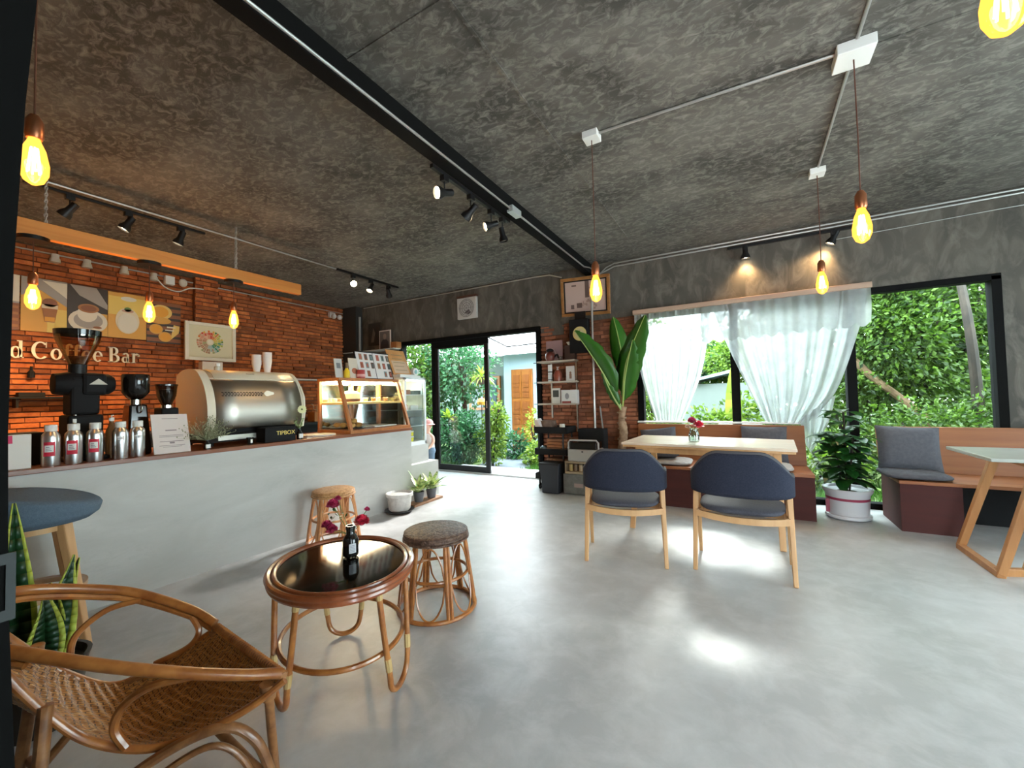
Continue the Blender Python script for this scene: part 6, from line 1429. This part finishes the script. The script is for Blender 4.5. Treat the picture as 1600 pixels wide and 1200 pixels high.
def tree(nm, label, cat, x, y, blobs, n, s, mt, seed, trunk=None, group=None):
    t = thing(nm, label, cat, (x, y, -.12), 0, group); rr = random.Random(seed); b = B(); tot = sum(q[3]*q[4]*q[5] for q in blobs)
    for (bx, by, bz, rx, ry, rz) in blobs: foliage(b, (bx, by, bz), (rx, ry, rz), int(n*rx*ry*rz/tot)+50, s, rr)
    b.build('leaves', mt, t)
    tb_ = B()
    if trunk: tb_.tube(spline(trunk, 5), [max(.02, trunk_r(i, len(trunk)*5-4)) for i in range((len(trunk)-1)*5+1)], 8)
    for (bx, by, bz, rx, ry, rz) in blobs:
        for k in range(4):
            e = Vector((bx, by, bz))+Vector((rr.uniform(-.7, .7)*rx, rr.uniform(-.7, .7)*ry, rr.uniform(-.3, .7)*rz)); tb_.tube(spline([(0, 0, 0), Vector((bx*.6, by*.6, bz*.6)), e], 4), .018, 5)
    tb_.build('branches', BARK, t, smooth=True); return t
def trunk_r(i, n): return .075*(1-.5*i/max(1, n))
tree('hedge', 'dark green hedge closing the back of the garden', 'hedge', 2.5, 13.5, [(-5.5, 0, 1.0, 2.6, .6, 1.4), (-1.5, 0, 1.5, 2.8, .6, 1.9), (2.0, 0, 1.6, 2.6, .6, 2.0), (5.5, 0, 1.6, 2.4, .6, 2.2)], 16000, .22, LEAFD, 77)
GT = 'trees behind the right-hand window'
tree('leafy_tree', 'leafy green tree with a dark upright trunk right of the open window', 'tree', 3.15, 9.2, [(0, .2, 3.2, 1.3, .9, 1.6), (-.9, -.2, 2.2, .9, .8, 1.1), (.8, -.3, 1.8, .8, .6, 1.0)], 19000, .095, LEAFD, 1, [(-.38, -1.3, 0), (-.38, -1.3, 1.2), (-.42, -1.25, 2.4), (-.3, -.4, 4)])
tree('leafy_tree', 'broad green tree filling the middle of the right-hand window', 'tree', 1.7, 9.6, [(0, 0, 2.6, 1.3, .9, 1.5), (.5, -.5, 1.4, 1.0, .7, .9), (-.7, .2, 3.6, 1.0, .8, 1.1)], 19000, .095, LEAFD, 2, [(0, 0, 0), (.1, 0, 1.5), (0, 0, 3)])
tree('leafy_tree', 'bright green tree behind the sheer curtain', 'tree', .2, 10.2, [(0, 0, 2.0, 1.1, .8, .9), (.6, .2, 1.0, 1.0, .7, .7)], 12000, .09, LEAFB, 3, [(0, 0, 0), (.1, 0, 1.5), (0, 0, 2.4)])
tree('leafy_tree', 'tall dark tree at the back of the garden behind the right-hand window', 'tree', 4.6, 11.5, [(0, 0, 3.2, 2.0, 1.2, 2.6), (-2.0, 0, 4.2, 1.9, 1.0, 1.6), (-.5, -.6, 5.4, 2.6, .9, 1.4)], 18000, .16, LEAFD, 4, [(0, 0, 0), (.1, 0, 2), (0, 0, 4)])
tree('leafy_shrub', 'dense shrub under the right-hand window, beyond the bench', 'shrub', 2.2, 7.6, [(0, 0, .55, 1.1, .5, .65), (.9, .3, .7, .7, .5, .7)], 9000, .07, LEAFD, 5)
tree('leafy_shrub', 'bright low shrub seen under the fig between the benches', 'shrub', .95, 7.1, [(0, 0, .35, .55, .35, .45)], 1400, .09, LEAFB, 6)
tree('leafy_shrub', 'dark green hedge behind the right-hand window', 'shrub', 3.4, 8.3, [(0, 0, .8, 1.1, .5, .9)], 7000, .08, LEAFD, 61)
tree('leafy_shrub', 'green shrub at the left end of the curtained window', 'shrub', -1.35, 7.4, [(0, 0, 1.0, .45, .4, .9)], 1800, .10, LEAFB, 7)
tree('leafy_shrub', 'leafy shrub behind the gap between the two curtains', 'shrub', -.45, 8.0, [(0, 0, .62, .65, .4, .5), (.45, .2, .8, .35, .3, .6)], 2300, .10, LEAFB, 8)
tree('leafy_tree', 'green tree rising above the pale roof behind the curtain gap', 'tree', -.9, 10.5, [(0, .4, 2.2, .9, .6, .75)], 2200, .14, LEAFT, 9, [(0, 0, 0), (0, 0, 2)])
tree('leafy_tree', 'added tree dimming the brightness behind the left sheer curtain', 'tree', -2.1, 9.6, [(0, 0, 2.2, .8, .6, 1.3), (.3, 0, 1.0, .8, .5, .8)], 6000, .11, LEAFB, 91, [(0, 0, 0), (0, 0, 2.2)])  # put in to darken the view through the blown-out curtain
GB = 'shrubs outside the garden door'
tree('leafy_tree', 'tall leafy tree behind the sliding glass door', 'tree', -5.9, 8.0, [(0, 0, 2.1, .9, .7, 1.1), (-.8, .3, 2.6, 1.0, .7, 1.3), (-1.3, 0, 1.3, .9, .6, 1.0)], 7500, .11, LEAFT, 10, [(0, 0, 0), (.05, 0, 1.2), (0, 0, 2.2)])
tree('leafy_tree', 'tree behind the fixed glass pane left of the sliding door', 'tree', -7.2, 7.6, [(0, 0, 1.9, .9, .6, 1.2), (.5, -.3, .9, .7, .5, .9)], 5500, .11, LEAFD, 11, [(0, 0, 0), (0, 0, 2)])
tree('leafy_shrub', 'low leafy shrub behind the sliding glass door', 'shrub', -5.35, 6.9, [(0, 0, .55, .62, .40, .60), (.45, -.1, .6, .35, .3, .55)], 4500, .075, LEAFT, 12)
tree('leafy_shrub', 'bright green shrub just right of the sliding door edge', 'shrub', -4.35, 6.85, [(0, 0, .55, .28, .25, .55), (.10, 0, .95, .25, .2, .35)], 1900, .075, LEAFB, 13)
tree('leafy_shrub', 'small green plant in front of the pale wall beside the path', 'shrub', -4.45, 7.9, [(0, 0, .3, .35, .2, .35)], 700, .09, LEAFT, 14)
tree('leafy_shrub', 'small grassy shrub at the right of the path', 'shrub', -3.55, 7.4, [(0, 0, .15, .40, .3, .30)], 1100, .09, LEAFB, 15)
tree('leafy_shrub', 'thin yellow-flowered shrub beside the orange door', 'shrub', -4.15, 8.3, [(0, 0, .55, .22, .2, .5)], 450, .08, LEAFY, 16)
t = thing('yellow_leaf_plant', 'plant with broad yellow-green leaves behind the sliding door', 'plant', (-5.35, 6.75, .85)); b = B(); rr = random.Random(3)
for k in range(14): a = k*2.4; e = rr.uniform(.3, 1.2); blade(b, (0, 0, .0), (math.cos(a)*math.cos(e), math.sin(a)*math.cos(e), math.sin(e)), (0, 0, 1), .28, .09, .8, 6, 0, None, .2, 1)
b.build('leaves', LEAFY, t); B().tube([(0, 0, -.95), (0, 0, .03)], .012, 6).build('stem', BARK, t)
t = thing('hanging_fern', 'pale green spiky fern in a hanging dark pot by the blue wall', 'hanging plant', (-4.95, 7.4, 1.72)); b = B(); rr = random.Random(8)
for k in range(60): a = k*2.4; e = rr.uniform(-.1, 1.3); blade(b, (0, 0, .0), (math.cos(a)*math.cos(e), math.sin(a)*math.cos(e), math.sin(e)), (0, 0, 1), rr.uniform(.25, .42), .03, 1.3, 6, 0, None, .2, 1)
b.build('leaves', LEAFY, t); B().lathe([(0, -.16), (.12, -.14), (.14, 0), (0, 0)], (0, 0, 0), 18).build('pot', flat('fern_pot', (.06, .05, .05)), t); B().tube([(0, 0, 0), (0, 0, 1.0)], .004, 5).build('hanging_wire', BLACK, t)
t = thing('orange_lantern', 'small orange-yellow rounded thing among the shrubs behind the sliding door edge', 'ornament', (-4.62, 6.9, 1.13))
B().lathe([(0, 0), (.08, .0), (.10, .06), (.07, .12), (0, .14)], (0, 0, 0), 18).build('dome', flat('ornament_orange', (.75, .38, .05)), t, smooth=True); B().tube([(0, 0, -1.2), (0, 0, .02)], .01, 6).build('post', BARK, t)
# house beyond the path
HB = M('pale_blue_render', (.30, .42, .47), (.33, .45, .50), scale=3, rough=.8)
hs = thing('garden_house', 'pale blue rendered house with white tiled roof beyond the garden', 'house', (-5.2, 9.6, -.15), world=True)
B().box(-5.62, -2.6, 9.5, 12, -.2, 2.42).build('front_wall', HB, hs)
B().box(-9.5, -5.62, 10.3, 12, -.2, 2.5).build('side_wall', M('grey_green_render', (.12, .17, .155), (.15, .19, .175), scale=3, rough=.8), hs)
rf = B(); nw = 34
def roof(u, v):
    x = -9.6+7.3*u; k = 3*v; st_ = math.floor(k); f = k-st_
    y = 8.95+v*2.6; z = 2.40+v*1.05+.045*abs(math.sin(x*PI/.24))-.035*(f)+.03
    return (x, y, z)
rf.grid(roof, 340, 15, False).build('roof_tiles', M('white_roof_tiles', (.40, .40, .40), (.46, .46, .46), scale=5, rough=.6), hs, smooth=True, solid=.02)
DW = wood('orange_door_wood', (.23, .075, .010), (.30, .11, .016), 2)
dr = B().box(-5.36, -4.74, 9.44, 9.5, -.16, 2.0).build('door_frame', DW, hs)
for (a, c) in ((-5.32, -5.055), (-5.045, -4.78)):
    lf = B().box(a, c, 9.42, 9.45, -.14, 1.95).build('door_leaf', DW, hs)
    pb = B()
    for (z0, z1) in ((.0, .45), (.55, 1.15), (1.25, 1.85)): pb.box(a+.04, c-.04, 9.405, 9.42, z0, z1)
    for z0 in (.7, .82, .94, 1.4, 1.52, 1.64): pb.box(a+.05, c-.05, 9.395, 9.405, z0, z0+.05)
    sub('door_panels', pb, wood('orange_panel_wood', (.17, .05, .008), (.23, .075, .012), 2) if 'orange_panel_wood' not in bpy.data.materials else bpy.data.materials['orange_panel_wood'], lf)
B().box(-5.42, -4.68, 9.2, 9.5, -.2, -.14).build('door_step', flat('step_red', (.35, .12, .08)), hs)
w_ = B().box(-7.3, -6.2, 10.22, 10.3, .9, 1.9).build('window_frame', DW, hs)
sub('window_pane', B().box(-7.2, -6.78, 10.2, 10.22, .98, 1.82).box(-6.72, -6.3, 10.2, 10.22, .98, 1.82), M('dim_window', (.05, .08, .10), rough=.1), w_)
B().box(-4.62, -4.52, 9.44, 9.5, 1.55, 1.75).build('wall_box', flat('wall_box_dark', (.1, .15, .18)), hs)
pipe('clothes_line_rod', [(-3.0, 7.0, 2.30), (-4.05, 7.0, 2.28), (-4.3, 6.4, 2.5), (-4.3, 5.80, 2.55)], 'thin dark bent rod outside at the top of the open doorway', r=.014, cat='rod', mat=BLACK)
# small things beyond the curtain gap
t = thing('garden_shed', 'pale low building with a light pitched roof behind the curtain gap', 'shed', (-.35, 9.4, -.12), world=True)
B().box(-1.1, .35, 9.0, 10.0, -.12, 1.45).build('shed_wall', flat('shed_pale', (.20, .23, .22)), t)
B().hexa([(-1.2, 8.85, 1.42), (.05, 8.85, 1.70), (.05, 10.1, 1.70), (-1.2, 10.1, 1.42), (-1.2, 8.85, 1.47), (.05, 8.85, 1.76), (.05, 10.1, 1.76), (-1.2, 10.1, 1.47)]).build('shed_roof', flat('shed_roof_pale', (.30, .37, .42)), t)
tag(B().box(-.35, .25, 7.3, 7.55, .62, .78).build('window_box', flat('planter_beige', (.28, .27, .24)), bevel=.01), 'long pale planter trough outside behind the curtain gap', 'planter')
tag(B().box(-.33, .23, 7.34, 7.5, -.12, .62).build('planter_stand', flat('stand_grey', (.35, .36, .34))), 'grey stand under the pale planter trough outside', 'stand')
t = thing('banana_plant', 'yellow-green banana leaf outside just left of the window mullion', 'plant', (-.14, 7.9, -.12), world=True); b = B()
blade(b, (-.14, 7.9, .3), (.0, 0, 1), (0, -1, 0), 1.45, .26, .2, 12, 0, None, .2, .8); b.build('leaf', LEAFY, t, smooth=True); B().tube([(-.14, 7.9, -.12), (-.14, 7.9, .5)], .02, 6).build('stem', BARK, t)
tag(B().tube(spline([(1.5, 8.7, 1.95), (1.85, 8.6, 1.45), (2.25, 8.5, 1.0), (2.6, 8.4, .5), (2.7, 8.4, -.1)], 6), .055, 9).build('leaning_trunk', M('pale_bark', (.12, .07, .035), (.2, .13, .07), scale=8, rough=.9), smooth=True), 'pale leaning tree trunk behind the mullion of the right-hand window', 'trunk')
# ---------------------------------------------------------------- child behind the fridge
t = thing('person', 'small child in pink cap, white top and blue-grey jeans standing behind the glass fridge', 'person', (-4.66, 5.33, 0))
sk = flat('skin', (.62, .36, .27)); 
body = [('pel', (0, 0, .44), .075), ('wst', (0, 0, .52), .068), ('chs', (-.01, -.005, .62), .078), ('nck', (-.015, -.01, .695), .032), ('hd0', (-.02, -.015, .74), .06), ('hd1', (-.025, -.02, .80), .082), ('hd2', (-.02, -.01, .865), .07)]
V = [p for _, p, r in body]; Rr = [r for *_, r in body]; E_ = [(i, i+1) for i in range(6)]
def chain_(start, pts):
    prev = start
    for p, r in pts: V.append(p); Rr.append(r); E_.append((prev, len(V)-1)); prev = len(V)-1
    return prev
for s in (-1, 1):
    chain_(0, [((s*.045, 0, .38), .055), ((s*.05, -.012, .22), .043), ((s*.052, .005, .06), .030), ((s*.052, -.05, .025), .024)])
    h_ = chain_(2, [((s*.085, 0, .635), .036), ((s*.115, -.02, .54), .028), ((s*.10, -.09, .47), .022), ((s*.095, -.125, .455), .018)])
    for k in range(5): chain_(h_, [((s*(.085+k*.006), -.14, .455-.003*k), .0065), ((s*(.083+k*.007), -.165+.004*abs(k-2), .450-.003*k), .0055)])
me = bpy.data.meshes.new('body'); me.from_pydata(V, E_, []); bo = bpy.data.objects.new('body', me); COL.objects.link(bo); bo.parent = t; me.materials.append(sk)
md = bo.modifiers.new('skin', 'SKIN'); 
if not me.skin_vertices:
    bpy.context.view_layer.objects.active = bo
    bo.modifiers.remove(md); bpy.context.view_layer.update(); md = bo.modifiers.new('skin', 'SKIN')
    try: bpy.ops.object.skin_root_mark.poll()
    except Exception: pass
if me.skin_vertices:
    for i, r in enumerate(Rr): me.skin_vertices[0].data[i].radius = (r, r)
    me.skin_vertices[0].data[0].use_root = True
else: print('NO SKIN LAYER')
sm = bo.modifiers.new('sub', 'SUBSURF'); sm.levels = 1; sm.render_levels = 2
def shell_(nm, rows, mt):
    b = B()
    def fn(u, v):
        f = u*(len(rows)-1); i = min(int(f), len(rows)-2); k = f-i; p = Vector(rows[i][0]).lerp(Vector(rows[i+1][0]), k); r = rows[i][1]*(1-k)+rows[i+1][1]*k; a = 2*PI*v
        return (p.x+r*1.1*math.cos(a), p.y+r*.9*math.sin(a), p.z)
    return b.grid(fn, 16, 24, False).build(nm, mt, t, smooth=True, angle=180)
shell_('white_top', [((0, 0, .42), .098), ((0, 0, .52), .09), ((-.01, 0, .62), .10), ((-.012, -.005, .67), .07), ((-.015, -.01, .69), .045)], flat('shirt_white', (.62, .56, .54)))
jn = flat('jeans_blue', (.12, .17, .24), .9)
shell_('jeans', [((0, 0, .47), .092), ((0, 0, .40), .108), ((0, 0, .36), .10)], jn)
for s in (-1, 1): shell_('jeans_leg', [((s*.045, 0, .42), .062), ((s*.048, -.01, .22), .055), ((s*.052, .003, .05), .045)], jn)
hb = B(); hb.ell((-.022, .005, .865), .090, .090, .075, 20, 10).lathe([(.088, .845), (.125, .835), (.122, .842), (.085, .86)], (-.022, -.005, 0), 24)
hb.build('pink_cap', M('pink_knit', (.62, .27, .25), (.72, .38, .35), scale=30, rough=.9), t, smooth=True)
fb = B()
for s in (-1, 1): fb.ell((-.025+s*.028, -.098, .805), .009, .006, .008, 8, 5)
fb.build('eyes', BLACKG, t, smooth=True)
B().ell((-.025, -.105, .785), .010, .012, .014, 8, 5).build('nose', sk, t, smooth=True)
B().ell((-.025, -.097, .758), .018, .005, .005, 8, 4).build('mouth', flat('lips', (.45, .12, .12)), t, smooth=True)
for s in (-1, 1): B().ell((-.025+s*.084, -.015, .795), .010, .016, .022, 8, 5).build('ear', sk, t, smooth=True)
